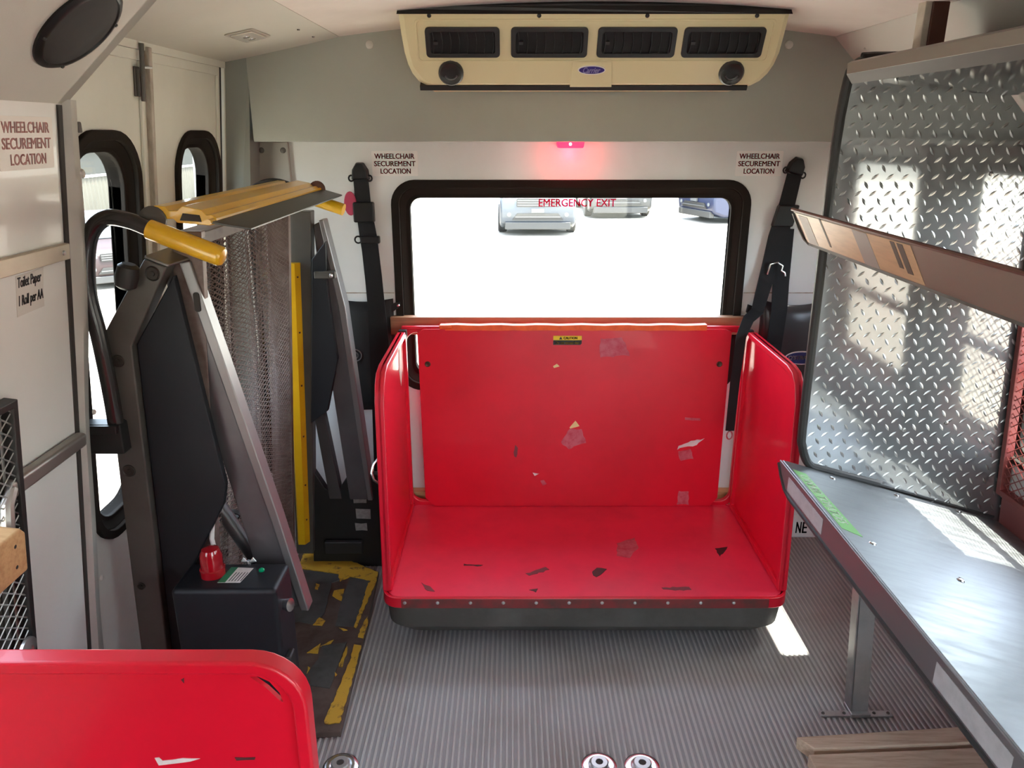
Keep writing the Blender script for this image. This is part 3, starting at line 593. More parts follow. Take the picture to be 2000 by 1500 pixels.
MB().ribbon([(0.985, -0.008, 1.25), (0.985, -0.010, 1.06), (0.974, -0.056, 0.96), (0.962, -0.060, 0.70), (0.955, -0.058, 0.45)], (1, 0, 0), [.055, .060, .058, .056, .052], .003).build('webbing', BELT, b2)
MB().hexa([(0.925, -0.036, 1.26), (0.998, -0.036, 1.26), (0.998, -0.008, 1.26), (0.925, -0.008, 1.26), (0.942, -0.036, 1.335), (1.015, -0.036, 1.335), (1.015, -0.008, 1.335), (0.942, -0.008, 1.335)]).build('adjuster', BLKPL, b2, bevel=.005)
MB().tube([(0.925, -.03, 1.09), (0.932, -.036, 1.128), (0.955, -.04, 1.135), (0.975, -.04, 1.122), (0.972, -.04, 1.105), (0.984, -.04, 1.098), (0.988, -.04, 1.085)], .0035, 8).build('belt_hook', CHROME, b2)
MB().tube([(0.806 + .010 * math.cos(t), -0.154, 0.512 + .016 * math.sin(t)) for t in np.linspace(0, 6.28, 14)[:-1]], .0028, 6, closed=True).build('belt_hook', CHROME, b2)
# pouches
pc = thing('belt_pouch', 'black nylon belt pouch hanging low on the rear wall left of the cart', 'pouch', (-0.56, 0, 0.78), 'belt pouches')
def pouch(root, x0, x1, z0, z1, mat, y=-0.012, sag=.012):
    V = []; nx, nz = 14, 12
    for j in range(nz + 1):
        for i in range(nx + 1):
            u = i / nx; w = j / nz; e = (4 * u * (1 - u)) ** .5 * (4 * w * (1 - w)) ** .4
            V.append((x0 + (x1 - x0) * u, y - .035 * e - .004 * math.sin(9 * u + 4 * w), z0 + (z1 - z0) * w - sag * math.sin(math.pi * u) * w))
    F = [(j * (nx + 1) + i, j * (nx + 1) + i + 1, (j + 1) * (nx + 1) + i + 1, (j + 1) * (nx + 1) + i) for j in range(nz) for i in range(nx)]
    b_ = len(V); V += [(p[0], 0.0 - .001, p[2]) for p in V]
    nn = nx + 1
    rim = [i for i in range(nn)] + [j * nn + nx for j in range(1, nz + 1)] + [nz * nn + i for i in range(nx - 1, -1, -1)] + [j * nn for j in range(nz - 1, 0, -1)]
    F += [(rim[q], rim[(q + 1) % len(rim)], b_ + rim[(q + 1) % len(rim)], b_ + rim[q]) for q in range(len(rim))]
    return MB().add(V, F).build('pouch_body', mat, root, angle=70)
pouch(pc, -0.660, -0.440, 0.56, 0.995, POUCH)
for a, w in ((.030, .0022), (.017, .002)):
    MB().tube([(-0.590 + a * math.cos(t), -0.050, 0.790 + a * .8 * math.sin(t)) for t in np.linspace(-1.8, 1.7, 14)], w, 6).build('pouch_emblem', M('emblem_grey', (.16, .16, .16), .5), pc)
MB().prism([(-0.452, 0.94), (-0.417, 0.965), (-0.412, 0.985), (-0.43, 0.982), (-0.452, 0.972)], .0, .012, XZ(-.004)).build('pouch_ear', BLKPL, pc, bevel=.002)
MB().lathe([(.006, 0), (.004, .004)], (-0.420, -.016, .972), (0, -1, 0), 10).build('ear_screw', CHROME, pc)
pd = thing('belt_pouch', 'dark vinyl belt pouch with a blue oval logo, right of the red cart', 'pouch', (1.02, 0, 0.8), 'belt pouches')
pouch(pd, 0.925, 1.175, 0.60, 0.990, POUCHG, sag=.02)
lg = MB().prism(ell(1.078, 0.782, .064, .026), 0, .003, XZ(-.054)).build('logo_border', STK, pd, smooth=False)
MB().prism(ell(1.078, 0.782, .060, .022), .003, .004, XZ(-.054)).build('logo_oval', NAVY, lg, smooth=False)
text("Q'STRAINT", XZ(-.054), 1.026, 1.130, .774, .791, TXW, lg, bold=.02, lift=.004, depth=.0006, shear=.1)
MB().prism([(0.868, 0.945), (0.905, 0.92), (0.925, 0.94), (0.90, 0.965), (0.872, 0.975)], .0, .012, XZ(-.004)).build('pouch_ear', BLKPL, pd, bevel=.002)

# ------------------------------------------------------------------ red carts
def flake(poly, fr, mat, parent, name, th=.0008, amp=.003, step=.012, seed=0):
    return MB().prism(rough_poly(poly, amp, step, seed), 0.0, th, fr).build(name, mat, parent, smooth=False)
ct = thing('platform_cart', 'red platform cart with tall back and side panels standing under the rear window', 'cart', (0.23, -0.42, 0), 'red platform carts')
dk_out = rr(-0.408, 0.868, -0.738, -0.085, 0.055, 6); dk_in = rr(-0.398, 0.858, -0.722, -0.095, 0.05, 6)
MB().prism(dk_in, 0.162, 0.198, XY(0)).build('deck', REDD, ct, bevel=.002, smooth=False)
rim = MB().ring(dk_out, rr(-0.400, 0.860, -0.726, -0.093, 0.05, 6), 0.166, 0.202, XY(0)).build('deck_rim', RED, ct, bevel=.003)
MB().box(-0.345, 0.800, -0.7415, -0.737, 0.168, 0.200).build('edge_strip', REDE, ct, bevel=.001, smooth=False)
for q in range(11): MB().lathe([(.006, 0), (.005, .0025), (.002, .0035)], (-0.334 + q * .1024, -0.7415, 0.188), (0, -1, 0), 10).build('strip_screw', STEEL, ct)
bo = rr(-0.400, 0.860, -0.732, -0.09, 0.06, 8); bi = rr(-0.375, 0.835, -0.700, -0.11, 0.09, 8)
MB().taper(bi, 0.058, rr(-0.395, 0.855, -0.728, -0.095, 0.07, 8), 0.092, XY(0)).taper(rr(-0.395, 0.855, -0.728, -0.095, 0.07, 8), 0.092, bo, 0.167, XY(0)).build('bumper', BUMP, ct, angle=50)
for xx in (-0.20, 0.24, 0.66):
    for yy in (-0.60, -0.22):
        w_ = MB().lathe([(.012, 0), (.036, .001), (.041, .006), (.041, .026), (.036, .031), (.012, .032)], (xx - .016, yy, 0.0415), (1, 0, 0), 20).build('caster', RUBBER, ct)
        MB().box(xx - .022, xx + .022, yy - .02, yy + .02, .06, .084).build('caster_fork', STEEL, w_, smooth=False)
bp = MB().prism([(-0.300, .199), (0.765, .199), (0.795, .235), (0.792, .895), (0.770, .906), (-0.318, .906), (-0.342, .895), (-0.335, .235)], 0.0, 0.014, XZ(-0.100)).build('back_panel', RED, ct, bevel=.002, smooth=False)
fo = rr(-0.402, 0.862, 0.19, 0.912, .05, 6)
MB().ring(fo, rr(-0.385, 0.845, 0.215, 0.890, .04, 6), 0, 0.022, XZ(-0.078)).build('back_frame', RED, ct, bevel=.004)
MB().box(-0.400, 0.860, -0.104, -0.088, 0.900, 0.914).build('top_rail', RED, ct, bevel=.004)
for x0, x1, nm in ((-0.408, -0.378, 'L'), (0.838, 0.868, 'R')):
    out = [(-0.13, .203), (-0.13, .880), (-0.155, .906), (-0.555, .906), (-0.605, .897), (-0.638, .868), (-0.656, .82), (-0.700, .203)]
    inn = [(-0.15, .225), (-0.15, .865), (-0.165, .885), (-0.550, .885), (-0.592, .878), (-0.618, .855), (-0.634, .815), (-0.676, .225)]
    f = YZ(0)
    sp = MB().prism(out, x0 + .011, x1 - .011, f).build('side_panel', RED, ct, bevel=.001, smooth=False)
    MB().ring(out, inn, x0, x1, f).build('panel_flange', RED, sp, bevel=.004)
    xi = x1 if nm == 'L' else x0
    MB().box(min(x0, x1) - .0, max(x0, x1), -0.128, -0.108, .87, .905).build('corner_cap', RUBBER, sp, bevel=.003)
    for zz in (.32, .80):
        MB().tube([(x0 + .015, -0.118, zz - .03), (x0 + .015, -0.118, zz + .03)], .009, 10).build('hinge', RED, sp)
MB().tube([(-0.412, -0.60, .62), (-0.430, -0.61, .60), (-0.436, -0.62, .575), (-0.428, -0.63, .555), (-0.412, -0.635, .545)], .004, 8).build('side_hook', CHROME, ct)
tp = []
for q in range(24):
    t = q / 23; tp.append((-0.240 + .940 * t, .9215 + .0015 * math.sin(q * 1.7)))
tp += [(0.700 - .940 * q / 23, 9020e-4 + .001 * math.sin(q * 2.3)) for q in range(24)]
tape = MB().prism(tp, 0.0, 0.030, XZ(-0.0875)).build('orange_tape', ORANGE, ct, smooth=False)
MB().box(-0.262, -0.215, -0.122, -0.086, 0.906, 0.922).build('tape_knot', ORANGE, tape, bevel=.006)
for xx in (-0.308, 0.757): MB().lathe([(.011, 0), (.008, .003), (.004, .002)], (xx, -0.114, .775), (0, -1, 0), 12).build('panel_bolt', M('bolt_dark', (.07, .05, .03), .4, metal=.6), bp)
f = XZ(-0.114)
cs = MB().prism([(0.149, .848), (0.247, .848), (0.252, .853), (0.252, .882), (0.149, .882)], 0, .001, f).build('caution_label', TXK, ct, smooth=False)
MB().prism([(0.149, .866), (0.252, .866), (0.252, .882), (0.149, .882)], .001, .0014, f).build('caution_band', TXY, cs, smooth=False)
text('CAUTION', f, .186, .236, .8695, .8785, TXK, cs, bold=.02, lift=.0014, depth=.0005)
MB().prism([(.170, .869), (.182, .869), (.176, .8795)], .0014, .002, f).build('caution_triangle', TXK, cs, smooth=False)
text('Do not exceed load', f, .158, .244, .852, .861, TXY, cs, bold=.015, lift=.001, depth=.0005)
flake([(0.215, .527), (0.237, .555), (0.253, .533), (0.219, .523)], f, CREAM2, bp, 'label_scrap', amp=.001)
flake([(0.183, .467), (0.215, .523), (0.259, .518), (0.280, .467), (0.213, .440)], f, RESID, bp, 'label_residue', th=.0005)
flake([(0.318, .871), (0.397, .875), (0.428, .808), (0.320, .802)], f, RESID, bp, 'label_residue', th=.0005)
flake([(0.641, .264), (0.680, .264), (0.685, .206), (0.640, .206)], f, RESID, bp, 'label_residue', th=.0005)
flake([(0.628, .43), (0.675, .44), (0.690, .40), (0.64, .39)], f, RESID, bp, 'label_residue', th=.0004)
flake([(0.628, .452), (0.675, .473), (0.723, .481), (0.696, .456), (0.625, .440)], f, PAPER, bp, 'label_scrap')
flake([(0.645, .568), (0.703, .564), (0.704, .555), (0.646, .557)], f, RESID, bp, 'label_scrap', amp=.001)
flake([(0.149, .767), (0.164, .777), (0.174, .767), (0.153, .761)], f, CREAM2, bp, 'label_scrap', amp=.001)
flake([(0.078, .342), (0.104, .338), (0.086, .329)], f, PAPER, bp, 'label_scrap', amp=.001)
flake([(0.108, .308), (0.122, .312), (0.134, .295), (0.118, .288)], f, RESID, bp, 'label_scrap', amp=.001)
flake([(0.010, .456), (0.023, .446), (0.016, .404), (0.006, .410)], f, SCUFF2, bp, 'scuff_mark')
fz = XY(.198)
for q, (poly, mt) in enumerate([([(-0.164, -.533), (-0.100, -.539), (-0.103, -.546), (-0.161, -.543)], SCUFF), ([(0.047, -.593), (0.111, -.549), (0.124, -.568), (0.059, -.602)], SCUFF2),
        ([(0.262, -.587), (0.282, -.555), (0.315, -.562), (0.301, -.587), (0.276, -.611)], SCUFF), ([(0.479, -.674), (0.565, -.668), (0.569, -.688), (0.480, -.685)], SCUFF2),
        ([(0.710, -.429), (0.753, -.422), (0.730, -.463), (0.710, -.487)], SCUFF), ([(0.054, -.688), (0.081, -.682), (0.078, -.700)], SCUFF), ([(-0.294, -.647), (-0.262, -.668), (-0.243, -.697), (-.27, -.69)], SCUFF2),
        ([(0.371, -.394), (0.440, -.358), (0.440, -.429), (0.402, -.490), (0.360, -.480)], RESID)]):
    flake(poly, fz, mt, ct, 'deck_scuff' if mt is not RESID else 'deck_stain', th=.0012, seed=q)
MB().prism([(-0.21, .875), (-0.255, .872), (-0.275, .80), (-0.245, .735), (-0.215, .78)], 0, .001, YZ(-0.3885)).build('worn_patch', M('worn_cream', (.66, .50, .42), .5), bpy.data.objects['side_panel'], smooth=False)
c2 = thing('platform_cart', 'red cart end panel in the near left corner, in front of the lift pump box', 'cart', (-0.59, -2.5, 0), 'red platform carts')
o2 = rr(-0.905, -0.278, 0.19, 0.911, 0.075, 8); i2 = rr(-0.885, -0.298, 0.21, 0.891, 0.058, 8)
ep = holed('end_panel', rr(-0.89, -0.292, 0.2, 0.900, 0.062, 8), [[(-0.356, .878), (-0.345, .8785), (-0.330, .870), (-0.318, .852), (-0.314, .836), (-0.319, .839), (-0.334, .858)]], XZ(-1.934), -0.008, 0.0, RED, c2)
MB().ring(o2, i2, -0.018, 0.014, XZ(-1.934)).build('panel_flange', RED, c2, bevel=.005, seg=3)
flake([(-0.505, .740), (-0.498, .742), (-0.494, .736), (-0.465, .740), (-0.440, .739), (-0.470, .731), (-0.500, .727)], XZ(-1.934), PAPER, ep, 'label_scrap', amp=.001)
flake([(-0.392, .741), (-0.362, .742), (-0.364, .738), (-0.390, .736)], XZ(-1.934), SCUFF, ep, 'scuff_mark', amp=.001)
flake([(-0.450, .873), (-0.445, .877), (-0.446, .868)], XZ(-1.934), SCUFF, ep, 'scuff_mark', amp=.001)
MB().prism(rr(-0.905, -0.278, -3.10, -1.92, .05), .17, .20, XY(0)).build('deck', REDD, c2, bevel=.003, smooth=False)
MB().prism(rr(-0.90, -0.283, -3.09, -1.925, .05), .085, .17, XY(0)).build('bumper', BUMP, c2, bevel=.01, smooth=False)
for xx in (-0.78, -0.40):
    for yy in (-2.95, -2.08): MB().lathe([(.012, 0), (.036, .001), (.042, .006), (.042, .026), (.036, .031), (.012, .032)], (xx - .016, yy, 0.0425), (1, 0, 0), 18).build('caster', RUBBER, c2)

# ------------------------------------------------------------------ wheelchair lift
lf = thing('wheelchair_lift', 'folded wheelchair lift with yellow grips, rusty mesh platform and grey arms at the left doors', 'lift', (-0.75, -0.67, 0))
# near tower
fa = XZ(-1.10)
out = [(-0.800, 1.318), (-0.752, 1.300), (-0.857, 1.121), (-0.876, .655), (-0.891, .288), (-0.903, .0), (-0.975, .0), (-0.959, .288), (-0.943, .655), (-0.919, 1.145)]
tw = MB().prism(out, -.02, .030, fa).build('tower', STEELD, lf, bevel=.004, smooth=False)
MB().hexa([(-0.800, -1.13, 1.319), (-0.750, -1.13, 1.299), (-0.722, -1.06, 1.306), (-0.775, -1.06, 1.328), (-0.799, -1.13, 1.326), (-0.746, -1.13, 1.306), (-0.720, -1.06, 1.312), (-0.773, -1.06, 1.335)]).build('tower_cap', M('cap_metal', (.20, .19, .175), .35, metal=.6), lf, bevel=.003, smooth=False)
for (px, pz, r_) in ((-0.786, 1.286, .017), (-0.893, 1.087, .015), (-0.905, .940, .008), (-0.910, .815, .016), (-.928, .50, .010)):
    MB().lathe([(r_, .0), (r_ * .9, .003), (r_ * .75, .001), (r_ * .35, .001), (r_ * .3, .004), (.001, .004)], (px, -1.13, pz), (0, -1, 0), 22).build('pivot', M('pivot_dark', (.045, .04, .034), .5, metal=.4), tw)
MB().prism([(-0.750, 1.278), (-0.694, .767), (-0.705, .715), (-0.800, .545), (-0.835, .02), (-0.903, .02), (-0.889, .288), (-0.874, .655), (-0.855, 1.121)], -.012, .010, fa).build('cover_panel', LBLACK, lf, bevel=.003, smooth=False)
arm = MB().prism([(-0.795, 1.297), (-0.746, 1.303), (-0.600, .66), (-0.548, .40), (-0.640, .40), (-0.690, .70)], -.07, -.030, fa)
a_ = arm.build('arm', ARM, lf, bevel=.004, smooth=False)
MB().prism([(-0.746, 1.303), (-0.722, 1.306), (-0.582, .66), (-0.530, .392), (-0.552, .392), (-0.604, .66)], -.066, -.018, fa).build('arm_lit_face', M('arm_lit', (.26, .25, .25), .36, metal=.7), a_, bevel=.004, smooth=False)  # side face of the arm in a brighter copy of its metal, as lit
MB().prism(rr(-0.723, -0.709, 1.190, 1.235, .006), -.018, -.016, Fr((0, -1.10, 0), (1, 0, 0), (0, 0, 1))).build('arm_slot', SHADE, a_, smooth=False)
MB().tube([(-0.765, -1.0, .66), (-0.66, -1.0, .46)], .020, 12).build('gas_cylinder', ARMD, lf)
MB().tube([(-0.80, -.98, .72), (-0.70, -.98, .50)], .010, 10).build('cylinder_rod', ARMD, lf)
MB().ring(ell(-0.742, .615, .024, .010, 16), ell(-0.742, .615, .021, .007, 16), -.14, -.12, Fr((0, -1.10, 0), (1, 0, 0), (0, 0, 1))).build('cable_tie', RUBBER, lf)
# pump box
px = MB().box(-0.805, -0.556, -1.235, -1.112, .0, .556).build('pump_box', LBLACK, lf, bevel=.012, seg=4, smooth=False)
lmp = MB().lathe([(.030, 0), (.030, .018), (.027, .020), (.026, .055), (.020, .070), (.008, .075), (.001, .0755)], (-0.728, -1.165, .556), (0, 0, 1), 28).build('warning_lamp', REDLENS, px)
ft = XY(.5565)
sk = MB().prism([(-0.704, -1.204), (-0.650, -1.204), (-0.638, -1.140), (-0.694, -1.136)], 0, .0008, ft).build('instruction_label', PAPER, px, smooth=False)
MB().prism([(-0.704, -1.204), (-0.686, -1.204), (-0.677, -1.137), (-0.694, -1.136)], .0008, .0012, ft).build('label_band', GREEND, sk, smooth=False)
for q in range(5): MB().prism([(-0.680 + q * .007, -1.198), (-0.678 + q * .007, -1.198), (-0.672 + q * .007, -1.160), (-0.674 + q * .007, -1.160)], .0008, .0012, ft).build('label_line', TXK, sk, smooth=False)
MB().lathe([(.007, 0), (.007, .004), (.004, .007), (.001, .008)], (-0.615, -1.150, .556), (0, 0, 1), 14).build('indicator', GREENJ, px)
wn = MB().lathe([(.006, 0), (.005, .012)], (-0.655, -1.122, .556), (0, 0, 1), 12)
wn.prism([(-.020, .010), (-.012, .022), (-.004, .012), (.004, .012), (.012, .022), (.020, .010), (.006, .004), (-.006, .004)], -.002, .002, Fr((-0.655, -1.122, .556), (1, 0, 0), (0, 0, 1)))
wn.build('wing_nut', CHROME, px, bevel=.001)
MB().lathe([(.014, 0), (.013, .012), (.016, .013), (.016, .020), (.004, .021)], (-0.556, -1.19, .487), (1, -.35, .15), 18).build('pump_key_lock', CHROME, px)
MB().box(-0.557, -0.540, -1.225, -1.185, .17, .36).build('hose_cover', RUBBER, px, bevel=.006)
MB().tube([(-0.735, -1.113, .55), (-0.745, -1.108, .62), (-0.752, -1.07, .66)], .006, 8).build('breather_hose', PAPER, px)
# far tower
fb = XZ(-0.25)
MB().prism([(-0.735, 1.335), (-0.655, 1.335), (-0.667, 1.164), (-0.748, .07), (-0.812, .07), (-0.757, 1.164)], -.05, 0, fb).build('tower', STEELD, lf, bevel=.003, smooth=False)
st = MB()
for (p, q) in (((-0.752, 1.169, -.25), (-0.803, .124, -.25)), ):
    z0, z1 = 1.169, .124
    A = [(-0.752, -.252), (-0.742, -.276), (-0.716, -.276), (-0.703, -.252)]; Bm = [(-0.803, -.252), (-0.793, -.276), (-0.768, -.276), (-0.756, -.252)]
    st.add([(a, y, z0) for a, y in A] + [(a, y, z1) for a, y in Bm], [(0, 1, 5, 4), (1, 2, 6, 5), (2, 3, 7, 6), (3, 0, 4, 7), (0, 3, 2, 1), (4, 5, 6, 7)])
ys = st.build('yellow_edge_strip', YEL, lf, smooth=False)
for zz in (1.12, .93, .74, .55, .36, .22):
    xx = -0.709 - (1.169 - zz) * .0505; MB().box(xx - .006, xx + .002, -.268, -.262, zz, zz + .005).build('strip_rivet', SCUFF, ys, smooth=False)
MB().prism([(-0.662, 1.18), (-0.612, 1.24), (-0.618, 1.087), (-0.600, .837), (-0.648, .648), (-0.712, .600), (-0.690, .85)], -.012, .012, fb).build('cover_panel', LBLACK, lf, bevel=.003, smooth=False)
a2 = MB().prism([(-0.655, 1.290), (-0.630, 1.300), (-0.585, 1.017), (-0.528, .288), (-0.600, .288), (-0.635, .75)], -.07, -.015, fb).build('arm', ARM, lf, bevel=.004, smooth=False)
MB().prism([(-0.634, 1.305), (-0.619, 1.307), (-0.566, 1.017), (-0.514, .288), (-0.532, .288), (-0.589, 1.017)], -.072, -.008, fb).build('arm_lit_face', MATS['arm_lit'], a2, bevel=.003, smooth=False)  # same lit side face painted on the far arm
MB().prism([(-0.712, .67), (-0.676, .67), (-0.630, .288), (-0.676, .288)], -.06, -.02, fb).build('link', ARMD, lf, bevel=.003, smooth=False)
MB().prism([(-0.728, .40), (-0.690, .33), (-0.655, .30), (-0.60, .385), (-0.492, .385), (-0.488, .0), (-0.76, .0)], -.06, -.025, fb).build('base_bracket', M('lift_black_steel', (.022, .021, .02), .45, metal=.3), lf, bevel=.004, smooth=False)
bb = bpy.data.objects['base_bracket']
for (a0, a1, z0, z1) in ((-0.590, -0.540, .270, .362), (-0.582, -0.530, .205, .244), (-0.588, -0.545, .155, .185)):
    MB().prism(rough_poly([(a0, z0), (a1, z0), (a1, z1), (a0, z1)], .002, .02, int(z0 * 1000)), -.025, -.0242, fb).build('data_label', M('label_dull', (.30, .29, .27), .5, col2=(.2, .19, .18), vs=90), bb, smooth=False)
MB().lathe([(.012, 0), (.011, .004), (.004, .005)], (-0.565, -.225, .362 + .03), (0, -1, 0), 14).build('pivot', RUBBER, bb)
MB().box(-0.700, -0.560, -.262, -.240, .075, .125).build('step_light', RUBBER, bb, bevel=.004)
MB().box(-0.655, -0.585, -.275, -.25, 1.118, 1.142).build('clamp', STEELD, lf, bevel=.003)
MB().lathe([(.007, 0), (.007, .006), (.002, .008)], (-0.598, -.275, 1.130), (0, -1, 0), 12).build('clamp_bolt', CHROME, bpy.data.objects['clamp'])
# platform: side rails and two layers of expanded metal
xs = lambda z: -0.700 - .075 * (1.36 - z)
pf = Fr((0, 0, 0), (0, 1, 0), (0, 0, 1))
fold = lambda a, b: Vector((xs(b) + .012 * math.sin((a + 1.1) * 26) * min(1, b), a, b))
mesh1 = expanded('mesh_panel', pf, -1.06, -0.36, 0.10, 1.36, .0330, .0135, .0026, RUSTM, lf, shape=lambda a, b: Vector((xs(b) + .004 * math.sin(a * 30), a, b)))
mesh2 = expanded('mesh_panel', pf, -1.05, -0.37, 0.12, 1.34, .0340, .0140, .0026, RUSTM, lf, shape=lambda a, b: Vector((xs(b) - .045 + .016 * math.sin((a + b * .12) * 34), a, b)))
for yy in (-1.06, -0.36): MB().hexa([(xs(.08) - .06, yy - .012, .08), (xs(.08) + .008, yy - .012, .08), (xs(.08) + .008, yy + .012, .08), (xs(.08) - .06, yy + .012, .08), (xs(1.37) - .06, yy - .012, 1.37), (xs(1.37) + .008, yy - .012, 1.37), (xs(1.37) + .008, yy + .012, 1.37), (xs(1.37) - .06, yy + .012, 1.37)]).build('platform_rail', RUSTM, lf, bevel=.002, smooth=False)
for yy in (-.80, -.56): MB().tube([(xs(1.36) - .03, yy, 1.36), (xs(.1) - .03, yy, .1)], .006, 8).build('platform_rib', RUSTP, lf)
for zz in (.10, 1.355): MB().box(xs(zz) - .06, xs(zz) + .008, -1.07, -.345, zz - .016, zz + .012).build('platform_rail', RUSTP, lf, bevel=.002, smooth=False)
for yy in (-.99, -.95): MB().box(xs(.94) + .0, xs(.94) + .03, yy - .01, yy + .012, .935, .945).build('platform_catch', RUBBER, lf, smooth=False)
# bridge plate (hollow yellow extrusion) and rubber flap
sec = [(-0.768, 1.418), (-0.760, 1.432), (-0.738, 1.430), (-0.730, 1.421), (-0.712, 1.421), (-0.700, 1.431), (-0.660, 1.423), (-0.650, 1.412), (-0.640, 1.413), (-0.630, 1.406), (-0.630, 1.394), (-0.645, 1.390), (-0.715, 1.396), (-0.722, 1.404), (-0.740, 1.404)]
bf = Fr((0, 0, 0), (1, 0, 0), (0, 0, 1))
br = MB().taper([(a, b_) for a, b_ in sec], 1.135, [(a, b_) for a, b_ in sec], .215, bf).build('bridge_plate', YEL, lf, bevel=.0015)
MB().prism([(-0.758, 1.413), (-0.738, 1.411), (-0.745, 1.423), (-0.757, 1.424)], 1.133, 1.1365, bf).build('extrusion_slot', SHADE, br, smooth=False)
MB().prism([(-0.708, 1.401), (-0.662, 1.398), (-0.665, 1.412), (-0.700, 1.416)], 1.133, 1.1365, bf).build('extrusion_slot', SHADE, br, smooth=False)
MB().hexa([(-0.640, -1.16, 1.398), (-0.560, -1.13, 1.380), (-0.560, -.200, 1.380), (-0.633, -.185, 1.398), (-0.640, -1.16, 1.403), (-0.560, -1.13, 1.384), (-0.560, -.200, 1.384), (-0.633, -.185, 1.403)]).build('rubber_flap', M('flap_dark', (.045, .042, .036), .38, metal=.3), lf, bevel=.001, smooth=False)
MB().tube([(-0.637, -1.165, 1.400), (-0.630, -.185, 1.402)], .006, 10).build('flap_hinge', YEL, br)
MB().lathe([(.028, 0), (.030, .006), (.030, .012), (.012, .016)], (-0.765, -1.13, 1.400), (0, -1, .2), 18).build('bridge_pivot', STEELD, br)
MB().lathe([(.026, 0), (.028, .006), (.012, .012)], (-0.640, -.20, 1.400), (0, -1, .2), 18).build('bridge_pivot', BROWN, br)
# handrails
TUBE = M('black_tube', (.022, .021, .02), .25, metal=.2, coat=.3)
def smooth_path(pts, n=6):
    P = [Vector(p) for p in pts]; out = []
    for i in range(len(P) - 1):
        a, b, c_, d = P[max(i - 1, 0)], P[i], P[i + 1], P[min(i + 2, len(P) - 1)]
        for k_ in range(n):
            t = k_ / n; out.append(0.5 * ((2 * b) + (c_ - a) * t + (2 * a - 5 * b + 4 * c_ - d) * t * t + (3 * b - a - 3 * c_ + d) * t ** 3))
    out.append(P[-1]); return out
hr = MB().tube(smooth_path([(-0.754, -1.160, 1.381), (-0.805, -1.155, 1.402), (-0.856, -1.15, 1.408), (-0.892, -1.15, 1.380), (-0.912, -1.15, 1.325), (-0.922, -1.15, 1.24), (-0.915, -1.15, 1.15), (-0.912, -1.148, 1.02), (-0.914, -1.145, .90)]), .0175, 14).build('handrail', TUBE, lf)
MB().tube([(-0.764, -1.160, 1.385), (-0.616, -1.175, 1.331)], .0215, 20).lathe([(.0215, 0), (.018, .006), (.008, .008)], (-0.616, -1.175, 1.331), (-0.616 + 0.764, -.015, 1.331 - 1.385), 20).build('grip', YEL, hr)
h2 = MB().tube(smooth_path([(-0.625, -.22, 1.363), (-0.690, -.22, 1.394), (-0.758, -.22, 1.420), (-0.810, -.22, 1.416), (-0.850, -.22, 1.385), (-0.865, -.22, 1.30), (-0.87, -.22, 1.0), (-.88, -.22, .4)]), .0165, 14).build('handrail', TUBE, lf)
MB().tube([(-0.640, -.22, 1.366), (-0.552, -.23, 1.338)], .0195, 18).build('grip', YEL, h2)
MB().lathe([(.014, -.028), (.022, -.022), (.0245, 0), (.022, .022), (.014, .028)], (-0.832, -1.15, 1.284), (.3, 0, 1), 18).build('rubber_stop', RUBBER, lf)
bk_ = MB().box(-0.985, -0.895, -1.165, -1.12, .872, .945).build('jamb_bracket', BLKPL, lf, bevel=.004)
MB().box(-0.99, -0.90, -1.175, -1.165, .925, .945).build('bracket_lip', BLKPL, bk_, bevel=.002)
